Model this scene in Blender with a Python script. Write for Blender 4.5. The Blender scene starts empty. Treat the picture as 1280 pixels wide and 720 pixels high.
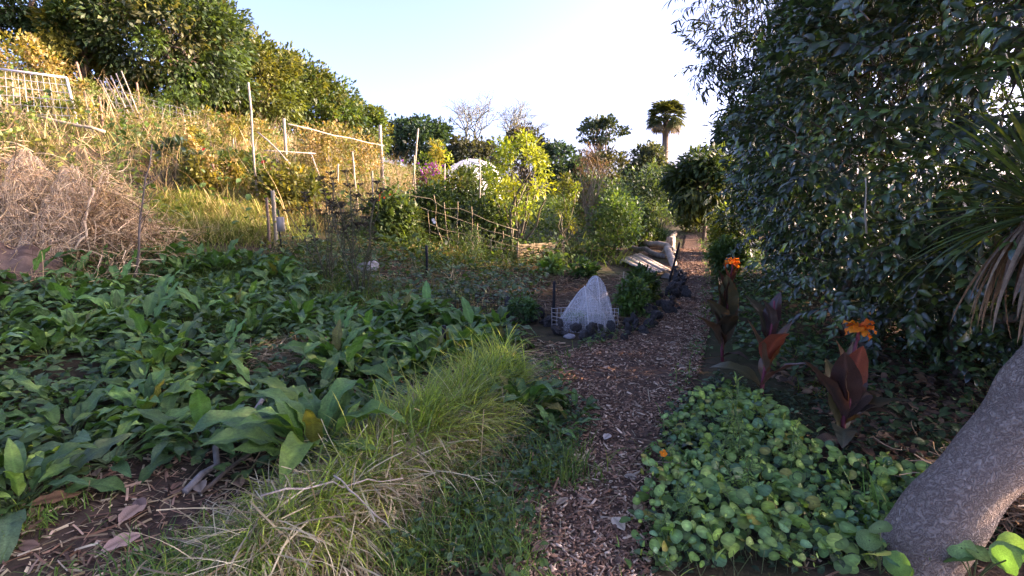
import bpy, math, random
import numpy as np
from math import radians, sin, cos, pi

# ------------------------------------------------------------------ camera, sky, sun, exposure
C = bpy.context.scene.collection
scene = bpy.context.scene
PITCH = radians(10.2); HFOV = radians(85); CAMH = 1.55
SUN_AZ = radians(85); SUN_EL = radians(16)          # azimuth to the right of the view direction
cam = bpy.data.cameras.new('camera'); cam.sensor_fit = 'HORIZONTAL'; cam.angle = HFOV
cam.clip_start = 0.05; cam.clip_end = 2000
camo = bpy.data.objects.new('camera', cam); C.objects.link(camo)
camo.location = (0, 0, CAMH); camo.rotation_euler = (pi/2 - PITCH, 0, 0)
scene.camera = camo
world = bpy.data.worlds.new('World'); scene.world = world; world.use_nodes = True
wn = world.node_tree.nodes; bg = wn['Background']
sky = wn.new('ShaderNodeTexSky'); sky.sky_type = 'NISHITA'; sky.sun_disc = False
sky.sun_elevation = SUN_EL; sky.sun_rotation = SUN_AZ
sky.air_density = 0.42; sky.dust_density = 3.6; sky.ozone_density = 3.4
world.node_tree.links.new(sky.outputs[0], bg.inputs[0]); bg.inputs[1].default_value = 0.15
sl = bpy.data.lights.new('sun', 'SUN'); sl.energy = 3.1; sl.angle = radians(0.5); sl.color = (1.0, 0.80, 0.55)
so = bpy.data.objects.new('sun', sl); C.objects.link(so)
so.rotation_euler = (pi/2 - SUN_EL, 0, pi - SUN_AZ)
vs = scene.view_settings
vs.view_transform = 'Standard'; vs.look = 'None'; vs.gamma = 1.0; vs.use_curve_mapping = False
vs.exposure = 2.85
vs.use_white_balance = True; vs.white_balance_temperature = 7200; vs.white_balance_tint = 32
scene.cycles.max_bounces = 7; scene.cycles.diffuse_bounces = 3; scene.cycles.transparent_max_bounces = 12
scene.cycles.use_denoising = True

rng = np.random.default_rng(11); random.seed(11)
# ------------------------------------------------------------------ helpers: geometry
F_PX = 640 / math.tan(HFOV/2)
FWD = np.array([0, cos(PITCH), -sin(PITCH)]); UPV = np.array([0, sin(PITCH), cos(PITCH)])
CAM = np.array([0, 0, CAMH])
RIDGE = np.array([(-1.0,2.0),(-.74,2.45),(-.36,3.3),(-.06,4.3)])

def seg_dist(x, y, pts):
    best = np.full(np.shape(x), 1e9)
    for a, b in zip(pts[:-1], pts[1:]):
        d = b - a; L = d @ d
        t = np.clip(((x-a[0])*d[0] + (y-a[1])*d[1]) / L, 0, 1)
        best = np.minimum(best, np.hypot(x-a[0]-t*d[0], y-a[1]-t*d[1]))
    return best

def H(x, y):
    x = np.asarray(x, float); y = np.asarray(y, float)
    k = np.interp(y, [0,3,6,8,10,14,30,60], [.03,.05,.12,.2,.28,.33,.30,.2])
    u = np.log1p(np.exp(np.clip((-x-.3)*1.6, -30, 30)))/1.6
    u = np.where(-x > 15, -x-.3, u)
    hill = 8*np.tanh(k*u/8)
    base = .03*np.clip(y-6, 0, 40)
    bump = .02*np.sin(x*2.1+y*1.3)+.015*np.sin(x*4.7-y*3.1+1)+.02*np.sin(y*2.3-x*.7)
    bump = bump*np.clip((6-np.abs(x-1.2))/6, .25, 1)
    rd = seg_dist(x, y, RIDGE)
    return hill + base + bump*.7 + .13*np.exp(-(rd/.26)**2)

def P(px, py, d):
    u = (px-640)/F_PX; v = (360-py)/F_PX
    return CAM + d*(np.array([u,0,0]) + v*UPV + FWD)

def G(px, py):
    """the place on the ground seen at a spot of the photograph"""
    a = P(px, py, 1) - CAM
    t = np.arange(.8, 60, .02)
    pts = CAM + t[:,None]*a
    hit = np.nonzero(pts[:,2] < H(pts[:,0], pts[:,1]))[0]
    q = pts[hit[0]] if len(hit) else pts[-1]
    return np.array([q[0], q[1], float(H(q[0], q[1]))])

def depth(p): return float((np.asarray(p)-CAM) @ FWD)

def unit(a): return a / np.maximum(np.linalg.norm(a, axis=-1, keepdims=True), 1e-9)
def frames(d, n):
    y = unit(d); z = unit(n - (n*y).sum(-1, keepdims=True)*y); x = np.cross(y, z)
    return np.stack([x, y, z], -1)
def rdir(n, zb=0.0):
    a = unit(rng.normal(size=(n,3))); a[:,2] += zb; return unit(a)

class MB:
    def __init__(s): s.v=[]; s.q=[]; s.t=[]; s.c=[]; s.n=0; s.mq=[]; s.mt=[]
    def add(s, V, Q=None, T=None, col=(1,1,1), mat=0):
        V = np.asarray(V, float).reshape(-1,3); col = np.asarray(col, float)
        if col.ndim == 1: col = np.tile(col, (len(V),1))
        if Q is not None and len(Q): Q=np.asarray(Q); s.q.append(Q+s.n); s.mq.append(np.full(len(Q),mat))
        if T is not None and len(T): T=np.asarray(T); s.t.append(T+s.n); s.mt.append(np.full(len(T),mat))
        s.v.append(V); s.c.append(col); s.n += len(V)
    def inst(s, tm, M, Pp, col, scale=None, mat=0):
        V, Q, T, tint = tm
        if scale is not None:
            sc = np.asarray(scale, float)
            M = M * (sc[:,None,None] if sc.ndim==1 else sc[:,None,:])
        W = np.einsum('nij,kj->nki', M, V) + Pp[:,None,:]
        n, k = len(Pp), len(V)
        off = (np.arange(n)*k)[:,None,None]
        cc = np.asarray(col, float)
        if cc.ndim == 1: cc = np.tile(cc,(n,1))
        cc = cc[:,None,:]*tint[None,:,None]
        s.add(W.reshape(-1,3), (off+Q[None]).reshape(-1,4) if Q is not None else None,
              (off+T[None]).reshape(-1,3) if T is not None else None, cc.reshape(-1,3), mat)
    def mesh(s, name, mats, smooth=True):
        me = bpy.data.meshes.new(name)
        V = np.concatenate(s.v); q = np.concatenate(s.q) if s.q else np.zeros((0,4),int)
        t = np.concatenate(s.t) if s.t else np.zeros((0,3),int)
        me.vertices.add(len(V)); me.vertices.foreach_set('co', V.astype(np.float32).ravel())
        nl = q.size + t.size; me.loops.add(nl)
        me.loops.foreach_set('vertex_index', np.concatenate([q.ravel(), t.ravel()]).astype(np.int32))
        me.polygons.add(len(q)+len(t))
        me.polygons.foreach_set('loop_start', np.concatenate([np.arange(len(q))*4, q.size+np.arange(len(t))*3]).astype(np.int32))
        me.update(calc_edges=True)
        if smooth: me.polygons.foreach_set('use_smooth', np.ones(len(q)+len(t), bool))
        mi = np.concatenate(s.mq+s.mt).astype(np.int32) if (s.mq or s.mt) else None
        if mi is not None: me.polygons.foreach_set('material_index', mi)
        ca = me.color_attributes.new('col', 'FLOAT_COLOR', 'POINT')
        c4 = np.ones((len(V),4), np.float32); c4[:,:3] = np.clip(np.concatenate(s.c),0,1)
        ca.data.foreach_set('color', c4.ravel())
        for m in (mats if isinstance(mats,(list,tuple)) else [mats]): me.materials.append(m)
        me.update(); return me
    def build(s, name, mats, parent=None, loc=None, smooth=True):
        o = bpy.data.objects.new(name, s.mesh(name, mats, smooth)); C.objects.link(o)
        if parent is not None: o.parent = parent
        if loc is not None: o.location = loc
        return o

def thing(name, label, cat, loc=(0,0,0), rz=0, group=None):
    o = bpy.data.objects.new(name, None); C.objects.link(o)
    o.empty_display_size = .1
    o.location = loc; o.rotation_euler = (0,0,rz); return tag(o, label, cat, group)
def tag(o, label, cat, group=None, kind=None):
    o['label'] = label; o['category'] = cat
    if group: o['group'] = group
    if kind: o['kind'] = kind
    return o
def structure(o): o['kind'] = 'structure'; return o
def dup(root, loc=None, rz=0, scale=1, label=None):
    r = root.copy(); C.objects.link(r)
    if loc is not None: r.location = loc
    r.rotation_euler = (0,0,rz); r.scale = (scale,)*3
    if label: r['label'] = label
    for ch in list(root.children):
        c = ch.copy(); C.objects.link(c); c.parent = r
        for g in list(ch.children):
            e = g.copy(); C.objects.link(e); e.parent = c
    return r

def strip(n, wf, cols=3, fold=.0, a0=0., arc=0., wave=0., rib=1.0, L=1.0, pw=1.0, twist=0., ripple=0.):
    """a leaf or blade along +Y, normal +Z: n segments, half width wf(t), bending down by arc"""
    t = np.linspace(0,1,n+1); ang = a0 - arc*t**pw
    am = (ang[1:]+ang[:-1])/2
    y = np.concatenate([[0],np.cumsum(np.cos(am))])*L/n; z = np.concatenate([[0],np.cumsum(np.sin(am))])*L/n
    w = np.array([wf(a) for a in t]); V=[]; tint=[]
    cs = np.linspace(-1,1,cols)
    for i in range(n+1):
        for c in cs:
            rp = ripple*w[i]*sin(t[i]*46-abs(c)*5)*min(1,abs(c)*3)
            xx = c*w[i]; zz = fold*abs(c)*w[i] + wave*w[i]*abs(c)*sin(t[i]*17+c*2) + rp
            tw = twist*t[i]
            V.append((xx*cos(tw), y[i]-zz*sin(ang[i]), z[i]+zz*cos(ang[i])+xx*sin(tw)))
            tint.append(rib if (cols>2 and abs(c)<.01) else 1.0)
    Q = [(i*cols+j, i*cols+j+1, (i+1)*cols+j+1, (i+1)*cols+j) for i in range(n) for j in range(cols-1)]
    return (np.array(V), np.array(Q), None, np.array(tint))

def lance(w, p=.45, tip=.02):        # pointed leaf, widest at p
    return lambda t: max(tip*w, w*(sin(pi*min(1,t**(math.log(.5)/math.log(p)))))**.8)
def blade(w): return lambda t: w*(1-t)**.6*.96+w*.04
def oval(w): return lambda t: max(.05*w, w*math.sqrt(max(0,1-(2*t-1)**2)))

def tube(mb, pts, radii, ns=6, col=(1,1,1), mat=0, cap=True, flat=1.0):
    pts = np.asarray(pts, float); n = len(pts)
    radii = np.full(n, radii) if np.isscalar(radii) else np.asarray(radii, float)
    tg = unit(np.gradient(pts, axis=0))
    ref = np.array([0,0,1.]) if abs(tg[0][2])<.9 else np.array([1.,0,0])
    V=[]
    a = np.arange(ns)*2*pi/ns
    for i in range(n):
        x = np.cross(tg[i], ref); x /= np.linalg.norm(x); z = np.cross(x, tg[i]); ref = z
        V.append(pts[i] + radii[i]*(np.cos(a)[:,None]*x + flat*np.sin(a)[:,None]*z))
    V = np.array(V)
    if cap:
        V = np.concatenate([V[:1]*.02+pts[0]*.98, V, V[-1:]*.02+pts[-1]*.98]); n += 2
    V = V.reshape(-1,3)
    Q = [(i*ns+j, i*ns+(j+1)%ns, (i+1)*ns+(j+1)%ns, (i+1)*ns+j) for i in range(n-1) for j in range(ns)]
    mb.add(V, np.array(Q), None, col, mat)

def box(mb, c, s, R=None, col=(1,1,1), mat=0, jit=0.):
    V = np.array([(x,y,z) for x in (-1,1) for y in (-1,1) for z in (-1,1)], float)*np.array(s)/2
    if jit: V += rng.normal(size=V.shape)*jit
    if R is not None: V = V @ np.asarray(R).T
    mb.add(V+np.array(c), np.array([(0,1,3,2),(4,6,7,5),(0,4,5,1),(2,3,7,6),(0,2,6,4),(1,5,7,3)]), None, col, mat)
def curve(a, b, sag=0., n=8, jit=0.):
    t = np.linspace(0,1,n)[:,None]; p = np.asarray(a)*(1-t)+np.asarray(b)*t
    p[:,2] -= sag*4*(t*(1-t))[:,0]
    if jit: p[1:-1] += rng.normal(size=(n-2,3))*jit
    return p

def pick(cols, n, var=.18):
    cols = np.array(cols); c = cols[rng.integers(0,len(cols),n)]
    return c*(1+var*rng.normal(size=(n,1))).clip(.5,1.6)

# ------------------------------------------------------------------ helpers: materials
def nodes(name):
    m = bpy.data.materials.new(name); m.use_nodes = True; nt = m.node_tree
    return m, nt.nodes, nt.links.new, nt.nodes['Principled BSDF'], nt.nodes['Material Output']
def leaf_mat(name, rough=.5, tr=.35, tcol=(1.5,1.35,.5), spec=.4, nscale=30., bump=.0):
    m, N, L, b, out = nodes(name)
    a = N.new('ShaderNodeAttribute'); a.attribute_name = 'col'
    oi = N.new('ShaderNodeObjectInfo')
    no = N.new('ShaderNodeTexNoise'); no.inputs['Scale'].default_value = nscale; no.inputs['Detail'].default_value = 3
    mr = N.new('ShaderNodeMapRange'); mr.inputs['From Min'].default_value=.3; mr.inputs['From Max'].default_value=.7
    mr.inputs['To Min'].default_value=.72; mr.inputs['To Max'].default_value=1.28
    L(no.outputs['Fac'], mr.inputs['Value'])
    mr2 = N.new('ShaderNodeMapRange'); mr2.inputs['To Min'].default_value=.8; mr2.inputs['To Max'].default_value=1.25
    L(oi.outputs['Random'], mr2.inputs['Value'])
    mu = N.new('ShaderNodeMath'); mu.operation='MULTIPLY'; L(mr.outputs[0], mu.inputs[0]); L(mr2.outputs[0], mu.inputs[1])
    vm = N.new('ShaderNodeVectorMath'); vm.operation='SCALE'
    L(a.outputs['Color'], vm.inputs[0]); L(mu.outputs[0], vm.inputs['Scale'])
    L(vm.outputs[0], b.inputs['Base Color']); b.inputs['Roughness'].default_value = rough
    b.inputs['Specular IOR Level'].default_value = spec
    if bump:
        bn = N.new('ShaderNodeBump'); bn.inputs['Strength'].default_value=bump; bn.inputs['Distance'].default_value=.01
        n2 = N.new('ShaderNodeTexNoise'); n2.inputs['Scale'].default_value=nscale*3
        L(n2.outputs['Fac'], bn.inputs['Height']); L(bn.outputs[0], b.inputs['Normal'])
    if tr:
        tn = N.new('ShaderNodeBsdfTranslucent'); tv = N.new('ShaderNodeVectorMath'); tv.operation='MULTIPLY'
        tv.inputs[1].default_value = tcol; L(vm.outputs[0], tv.inputs[0]); L(tv.outputs[0], tn.inputs['Color'])
        mx = N.new('ShaderNodeMixShader'); mx.inputs[0].default_value = tr
        L(b.outputs[0], mx.inputs[1]); L(tn.outputs[0], mx.inputs[2]); L(mx.outputs[0], out.inputs['Surface'])
    return m
def rough_mat(name, c1, c2, scale=8., rough=.9, bump=.4, dist=.02, attr=False, detail=6, stretch=None, voro=False, spec=.2):
    m, N, L, b, out = nodes(name)
    tc = N.new('ShaderNodeTexCoord'); mp = N.new('ShaderNodeMapping')
    if stretch: mp.inputs['Scale'].default_value = stretch
    L(tc.outputs['Object'], mp.inputs[0])
    no = N.new('ShaderNodeTexNoise'); no.inputs['Scale'].default_value=scale; no.inputs['Detail'].default_value=detail
    no.inputs['Roughness'].default_value=.65
    L(mp.outputs[0], no.inputs['Vector'])
    cr = N.new('ShaderNodeValToRGB'); cr.color_ramp.elements[0].color=(*c1,1); cr.color_ramp.elements[1].color=(*c2,1)
    cr.color_ramp.elements[0].position=.35; cr.color_ramp.elements[1].position=.65
    L(no.outputs['Fac'], cr.inputs[0]); res = cr.outputs[0]
    if attr:
        a = N.new('ShaderNodeAttribute'); a.attribute_name='col'
        mx = N.new('ShaderNodeMix'); mx.data_type='RGBA'; mx.blend_type='MULTIPLY'; mx.inputs[0].default_value=1
        L(res, mx.inputs[6]); L(a.outputs['Color'], mx.inputs[7]); res = mx.outputs[2]
    L(res, b.inputs['Base Color']); b.inputs['Roughness'].default_value=rough; b.inputs['Specular IOR Level'].default_value=spec
    if bump:
        bn = N.new('ShaderNodeBump'); bn.inputs['Strength'].default_value=bump; bn.inputs['Distance'].default_value=dist
        hsrc = no.outputs['Fac']
        if voro:
            vo = N.new('ShaderNodeTexVoronoi'); vo.inputs['Scale'].default_value=scale*voro; vo.feature='DISTANCE_TO_EDGE'
            nv = N.new('ShaderNodeVectorMath'); nv.operation='MULTIPLY_ADD'
            nv.inputs[1].default_value=(.045,.045,.045); L(no.outputs['Color'], nv.inputs[0]); L(mp.outputs[0], nv.inputs[2])
            L(nv.outputs[0], vo.inputs['Vector'])
            mm = N.new('ShaderNodeMath'); mm.operation='MULTIPLY_ADD'; mm.inputs[1].default_value=.5
            m3 = N.new('ShaderNodeMath'); m3.operation='MINIMUM'; m3.inputs[1].default_value=.25; L(vo.outputs['Distance'], m3.inputs[0])
            m4 = N.new('ShaderNodeMath'); m4.operation='MULTIPLY'; m4.inputs[1].default_value=4; L(m3.outputs[0], m4.inputs[0])
            L(no.outputs['Fac'], mm.inputs[0]); L(m4.outputs[0], mm.inputs[2]); hsrc = mm.outputs[0]
        L(hsrc, bn.inputs['Height']); L(bn.outputs[0], b.inputs['Normal'])
    return m
def corky(name):
    m, N, L, b, out = nodes(name)
    tc = N.new('ShaderNodeTexCoord'); mp = N.new('ShaderNodeMapping'); mp.inputs['Rotation'].default_value=(0,.75,0)
    L(tc.outputs['Object'], mp.inputs[0])
    def rid(scale, st, det):
        m2 = N.new('ShaderNodeMapping'); m2.inputs['Scale'].default_value=st; L(mp.outputs[0], m2.inputs[0])
        n = N.new('ShaderNodeTexNoise'); n.inputs['Scale'].default_value=scale; n.inputs['Detail'].default_value=det; n.inputs['Distortion'].default_value=1.1
        L(m2.outputs[0], n.inputs['Vector'])
        s1 = N.new('ShaderNodeMath'); s1.operation='SUBTRACT'; s1.inputs[1].default_value=.5; L(n.outputs['Fac'], s1.inputs[0])
        s2 = N.new('ShaderNodeMath'); s2.operation='ABSOLUTE'; L(s1.outputs[0], s2.inputs[0])
        mr = N.new('ShaderNodeMapRange'); mr.inputs['From Max'].default_value=.19; L(s2.outputs[0], mr.inputs['Value']); return mr.outputs[0], n
    h1,_ = rid(36, (1,1,1.5), 4); h2,n2 = rid(70, (1,1,1.2), 2)
    ad = N.new('ShaderNodeMath'); ad.operation='MULTIPLY_ADD'; ad.inputs[1].default_value=.35; L(h2, ad.inputs[0]); L(h1, ad.inputs[2])
    cr = N.new('ShaderNodeValToRGB'); e = cr.color_ramp.elements; e[0].color=(.23,.165,.125,1); e[1].color=(.52,.41,.32,1); e[0].position=.05; e[1].position=.8
    L(ad.outputs[0], cr.inputs[0])
    big = N.new('ShaderNodeTexNoise'); big.inputs['Scale'].default_value=5; L(tc.outputs['Object'], big.inputs['Vector'])
    mr = N.new('ShaderNodeMapRange'); mr.inputs['To Min'].default_value=.7; mr.inputs['To Max'].default_value=1.25; L(big.outputs['Fac'], mr.inputs['Value'])
    vm = N.new('ShaderNodeVectorMath'); vm.operation='SCALE'; L(cr.outputs[0], vm.inputs[0]); L(mr.outputs[0], vm.inputs['Scale'])
    L(vm.outputs[0], b.inputs['Base Color']); b.inputs['Roughness'].default_value=.85; b.inputs['Specular IOR Level'].default_value=.2
    bn = N.new('ShaderNodeBump'); bn.inputs['Strength'].default_value=1; bn.inputs['Distance'].default_value=.02
    L(ad.outputs[0], bn.inputs['Height']); L(bn.outputs[0], b.inputs['Normal']); return m
def net_mat(name, colr, alpha, cell):
    m, N, L, b, out = nodes(name)
    b.inputs['Base Color'].default_value=(*colr,1); b.inputs['Roughness'].default_value=.7
    tc = N.new('ShaderNodeTexCoord'); no = N.new('ShaderNodeTexNoise'); no.inputs['Scale'].default_value=cell; no.inputs['Detail'].default_value=4
    L(tc.outputs['Object'], no.inputs['Vector'])
    mr = N.new('ShaderNodeMapRange'); mr.inputs['From Min'].default_value=.35; mr.inputs['From Max'].default_value=.65
    mr.inputs['To Min'].default_value=max(0,alpha-.22); mr.inputs['To Max'].default_value=min(1,alpha+.22); L(no.outputs['Fac'], mr.inputs['Value'])
    t = N.new('ShaderNodeBsdfTransparent'); tl = N.new('ShaderNodeBsdfTranslucent'); tl.inputs[0].default_value=(*colr,1)
    m0 = N.new('ShaderNodeMixShader'); m0.inputs[0].default_value=.45; L(b.outputs[0], m0.inputs[1]); L(tl.outputs[0], m0.inputs[2])
    mx = N.new('ShaderNodeMixShader'); L(mr.outputs[0], mx.inputs[0]); L(t.outputs[0], mx.inputs[1]); L(m0.outputs[0], mx.inputs[2])
    L(mx.outputs[0], out.inputs['Surface']); return m

M_COMF = leaf_mat('comfrey_leaf', .48, .25, (1.3,1.5,.4), .35, 75, .5)
M_LEAF = leaf_mat('tree_leaf', .5, .4)
M_GLOSS = leaf_mat('glossy_leaf', .30, .15, (1.2,1.4,.4), .75, 60)
M_GRASS = leaf_mat('grass_blade', .5, .4, (1.3,1.3,.5), .3)
M_DRY = leaf_mat('dry_straw', .75, .3, (1.15,1.0,.7), .15)
M_NAST = leaf_mat('nasturtium_leaf', .5, .25, (1.2,1.4,.5), .35, 40)
M_CANNA = leaf_mat('canna_leaf', .36, .35, (1.9,1.0,.45), .45, 45)
M_PETAL = leaf_mat('petal', .5, .4, (1.1,.9,.6), .2, 20)
M_CHIP = leaf_mat('wood_chip', .85, 0, spec=.15)
M_BARK = rough_mat('bark', (.10,.075,.055), (.20,.155,.115), 9, .9, .7, .02, stretch=(1,1,.3))
M_TRUNK = corky('corky_bark')
M_STEM = leaf_mat('stem', .6, .1)
M_WOOD = rough_mat('weathered_wood', (.20,.165,.125), (.40,.34,.27), 14, .85, .5, .01, stretch=(1,1,.15), attr=True)
M_ROCK = rough_mat('lava_rock', (.020,.019,.018), (.10,.092,.085), 9, .85, .9, .03)
M_METAL = rough_mat('grey_metal', (.45,.44,.43), (.62,.6,.58), 20, .5, .1)
M_WIRE = rough_mat('wire', (.16,.17,.19), (.30,.31,.33), 20, .5, .1)
M_BLACK = rough_mat('black_post', (.008,.008,.009), (.02,.02,.022), 20, .6, .2)
M_NETW = net_mat('white_net', (.86,.87,.88), .30, 120)
M_NETT = net_mat('tan_net', (.72,.55,.36), .2, 25)
M_POLY = net_mat('white_plastic', (.80,.82,.86), 1.2, 3)

# ------------------------------------------------------------------ ground, path
def ground_mat():
    m, N, L, b, out = nodes('garden_soil')
    tc = N.new('ShaderNodeTexCoord')
    def noise(s, d=6):
        n = N.new('ShaderNodeTexNoise'); n.inputs['Scale'].default_value=s; n.inputs['Detail'].default_value=d
        n.inputs['Roughness'].default_value=.65; L(tc.outputs['Object'], n.inputs['Vector']); return n
    n1 = noise(.6); n2 = noise(11, 8); n3 = noise(60, 4)
    cr = N.new('ShaderNodeValToRGB'); e = cr.color_ramp.elements
    e[0].position=.3; e[0].color=(.032,.022,.016,1); e[1].position=.7; e[1].color=(.12,.08,.052,1)
    L(n2.outputs['Fac'], cr.inputs[0])
    g = N.new('ShaderNodeValToRGB'); e = g.color_ramp.elements
    e[0].position=.42; e[0].color=(0,0,0,1); e[1].position=.62; e[1].color=(1,1,1,1); L(n1.outputs['Fac'], g.inputs[0])
    mx = N.new('ShaderNodeMix'); mx.data_type='RGBA'; L(g.outputs[0], mx.inputs[0]); L(cr.outputs[0], mx.inputs[6])
    mx.inputs[7].default_value=(.045,.052,.020,1)
    L(mx.outputs[2], b.inputs['Base Color']); b.inputs['Roughness'].default_value=.95; b.inputs['Specular IOR Level'].default_value=.1
    bn = N.new('ShaderNodeBump'); bn.inputs['Strength'].default_value=.8; bn.inputs['Distance'].default_value=.03
    ad = N.new('ShaderNodeMath'); ad.operation='MULTIPLY_ADD'; ad.inputs[1].default_value=.4
    L(n3.outputs['Fac'], ad.inputs[0]); L(n2.outputs['Fac'], ad.inputs[2])
    L(ad.outputs[0], bn.inputs['Height']); L(bn.outputs[0], b.inputs['Normal']); return m
def sgrid(a, b, n, c, k):
    t = np.linspace(np.arcsinh((a-c)/k), np.arcsinh((b-c)/k), n); return c + k*np.sinh(t)
gx = sgrid(-300, 300, 340, 0, 4); gy = sgrid(-40, 500, 360, 4, 4)
X, Y = np.meshgrid(gx, gy); Z = H(X, Y)
mb = MB(); nx = len(gx); ny = len(gy)
ii, jj = np.meshgrid(np.arange(ny-1), np.arange(nx-1), indexing='ij'); i0 = (ii*nx+jj).ravel()
mb.add(np.stack([X,Y,Z],-1).reshape(-1,3), np.stack([i0,i0+1,i0+nx+1,i0+nx],-1))
structure(mb.build('ground', ground_mat()))

PATH_PX = [(640,800,700),(655,812,650),(690,835,560),(700,850,500),(690,868,455),(748,876,430),(792,882,412),(828,886,375),(846,886,345),(851,882,320),(853,876,305),(856,872,294)]
pl = np.array([G(a,y) for a,b,y in PATH_PX]); pr = np.array([G(b,y) for a,b,y in PATH_PX])
ext = np.array([0,-1.6,0]); pl = np.concatenate([pl[:1]+ext+(.05,0,0), pl]); pr = np.concatenate([pr[:1]+ext+(.1,0,0), pr])
def resample(p, n):
    s = np.concatenate([[0],np.cumsum(np.linalg.norm(np.diff(p,axis=0),axis=1))]); q = np.linspace(0,s[-1],n)
    return np.stack([np.interp(q,s,p[:,k]) for k in range(3)],-1)
PL = resample(pl, 90); PR = resample(pr, 90)
mb = MB(); cw = 15; V=[]
for i in range(90):
    for j in range(cw):
        w = j/(cw-1); p = PL[i]*(1-w)+PR[i]*w
        p = p + np.array([.05*sin(i*.9+j)*(j in (0,cw-1)), .03*cos(i*1.7), 0])
        V.append((p[0],p[1],float(H(p[0],p[1]))+.014-(.03 if j in (0,cw-1) else 0)))
mb.add(V, [(i*cw+j,i*cw+j+1,(i+1)*cw+j+1,(i+1)*cw+j) for i in range(89) for j in range(cw-1)])
structure(mb.build('path', rough_mat('path_mulch', (.055,.033,.022), (.16,.098,.062), 26, .95, 1.0, .03, detail=8)))

def on_path(n, lo=0., hi=1., spread=.0):
    s = rng.uniform(lo,hi,n)*88.99; i = s.astype(int); f=(s-i)[:,None]; w = rng.uniform(-spread,1+spread,n)[:,None]
    p = (PL[i]*(1-w)+PR[i]*w)*(1-f)+(PL[i+1]*(1-w)+PR[i+1]*w)*f
    p[:,2] = H(p[:,0],p[:,1]); return p
def boxes(mb, p, d, up, size, col):
    V = np.array([(x,y,z) for x in (-.5,.5) for y in (-.5,.5) for z in (0,1)], float)
    Q = np.array([(0,1,3,2),(4,6,7,5),(2,3,7,6),(0,4,5,1),(1,5,7,3)])
    mb.inst((V,Q,None,np.ones(8)), frames(d,up), p, col, size)
CHIPC = [(.29,.165,.10),(.18,.10,.062),(.40,.26,.165),(.075,.045,.03),(.25,.14,.085),(.52,.38,.25),(.16,.09,.06),(.21,.12,.07)]
mb = MB(); n = 52000
s1 = on_path(n, 0, .85, .06)
near = (np.hypot(s1[:,0], s1[:,1]) < 13) & (.75+.5*np.sin(s1[:,0]*3.1+s1[:,1]*1.7)*np.sin(s1[:,1]*2.3-s1[:,0]*2)+.25*np.sin(s1[:,0]*9+s1[:,1]*7) > rng.random(n)); s1 = s1[near]; n = len(s1)
d = rng.normal(size=(n,3)); d[:,2] *= .15
up = rng.normal(size=(n,3))*.35 + (0,0,1)
fs = rng.choice([.5,.8,1.2,1.9],n,p=[.4,.33,.2,.07])
sc = np.stack([rng.uniform(.004,.011,n)*fs**.7, rng.uniform(.010,.042,n)*fs, rng.uniform(.002,.006,n)],-1)
s1[:,2] += .012+rng.uniform(0,.012,n)
boxes(mb, s1, d, up, sc, pick(CHIPC, n, .25))
tag(mb.build('wood_chips', M_CHIP, smooth=False), 'brown wood chip mulch covering the garden path', 'mulch', kind='stuff')

# ------------------------------------------------------------------ scatter regions given by outlines on the ground
def ground_poly(px): return np.array([G(a,b)[:2] for a,b in px])
def inside(p, poly):
    x,y = p[:,0],p[:,1]; r = np.zeros(len(p),bool); j=len(poly)-1
    for i in range(len(poly)):
        xi,yi=poly[i]; xj,yj=poly[j]
        c = ((yi>y)!=(yj>y)) & (x < (xj-xi)*(y-yi)/(yj-yi+1e-12)+xi); r ^= c; j=i
    return r
def scatter(poly, n):
    lo,hi = poly.min(0), poly.max(0); out=[]; m=0
    while m < n:
        p = rng.uniform(lo,hi,(max(n*2,80),2)); p = p[inside(p,poly)]; out.append(p); m += len(p)
        if len(p)==0: break
    p = np.concatenate(out)[:n]
    return np.column_stack([p, H(p[:,0],p[:,1])])
def poisson(poly, r, tries=4000, avoid=[]):
    pts=[]
    for q in scatter(poly, tries):
        if all((q[0]-a[0])**2+(q[1]-a[1])**2 > r*r for a in pts) and all((q[0]-a[0])**2+(q[1]-a[1])**2 > a[2]**2 for a in avoid):
            pts.append(q)
    return pts

def blades(mb, p, L, w, col, lean=.5, arcs=(.6,1.2,1.8), nseg=4):
    n = len(p); az = rng.uniform(0,2*pi,n); tl = np.abs(rng.normal(0,lean,n))
    d = np.stack([np.cos(az)*np.sin(tl), np.sin(az)*np.sin(tl), np.cos(tl)],-1)
    nn = np.stack([-np.cos(az)*np.cos(tl), -np.sin(az)*np.cos(tl), np.sin(tl)],-1)+rng.normal(size=(n,3))*.3
    L = np.broadcast_to(L,(n,)); w = np.broadcast_to(w,(n,)); k = rng.integers(0,len(arcs),n)
    for i,a in enumerate(arcs):
        s = k==i
        if s.any():
            # normal faces inward so the blade bends outward
            t = strip(nseg, blade(.5), 2, 0, 0, a, L=1.0)
            mb.inst(t, frames(d[s], -nn[s]*-1), p[s], col[s], np.stack([w[s],L[s],L[s]],-1))

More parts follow.
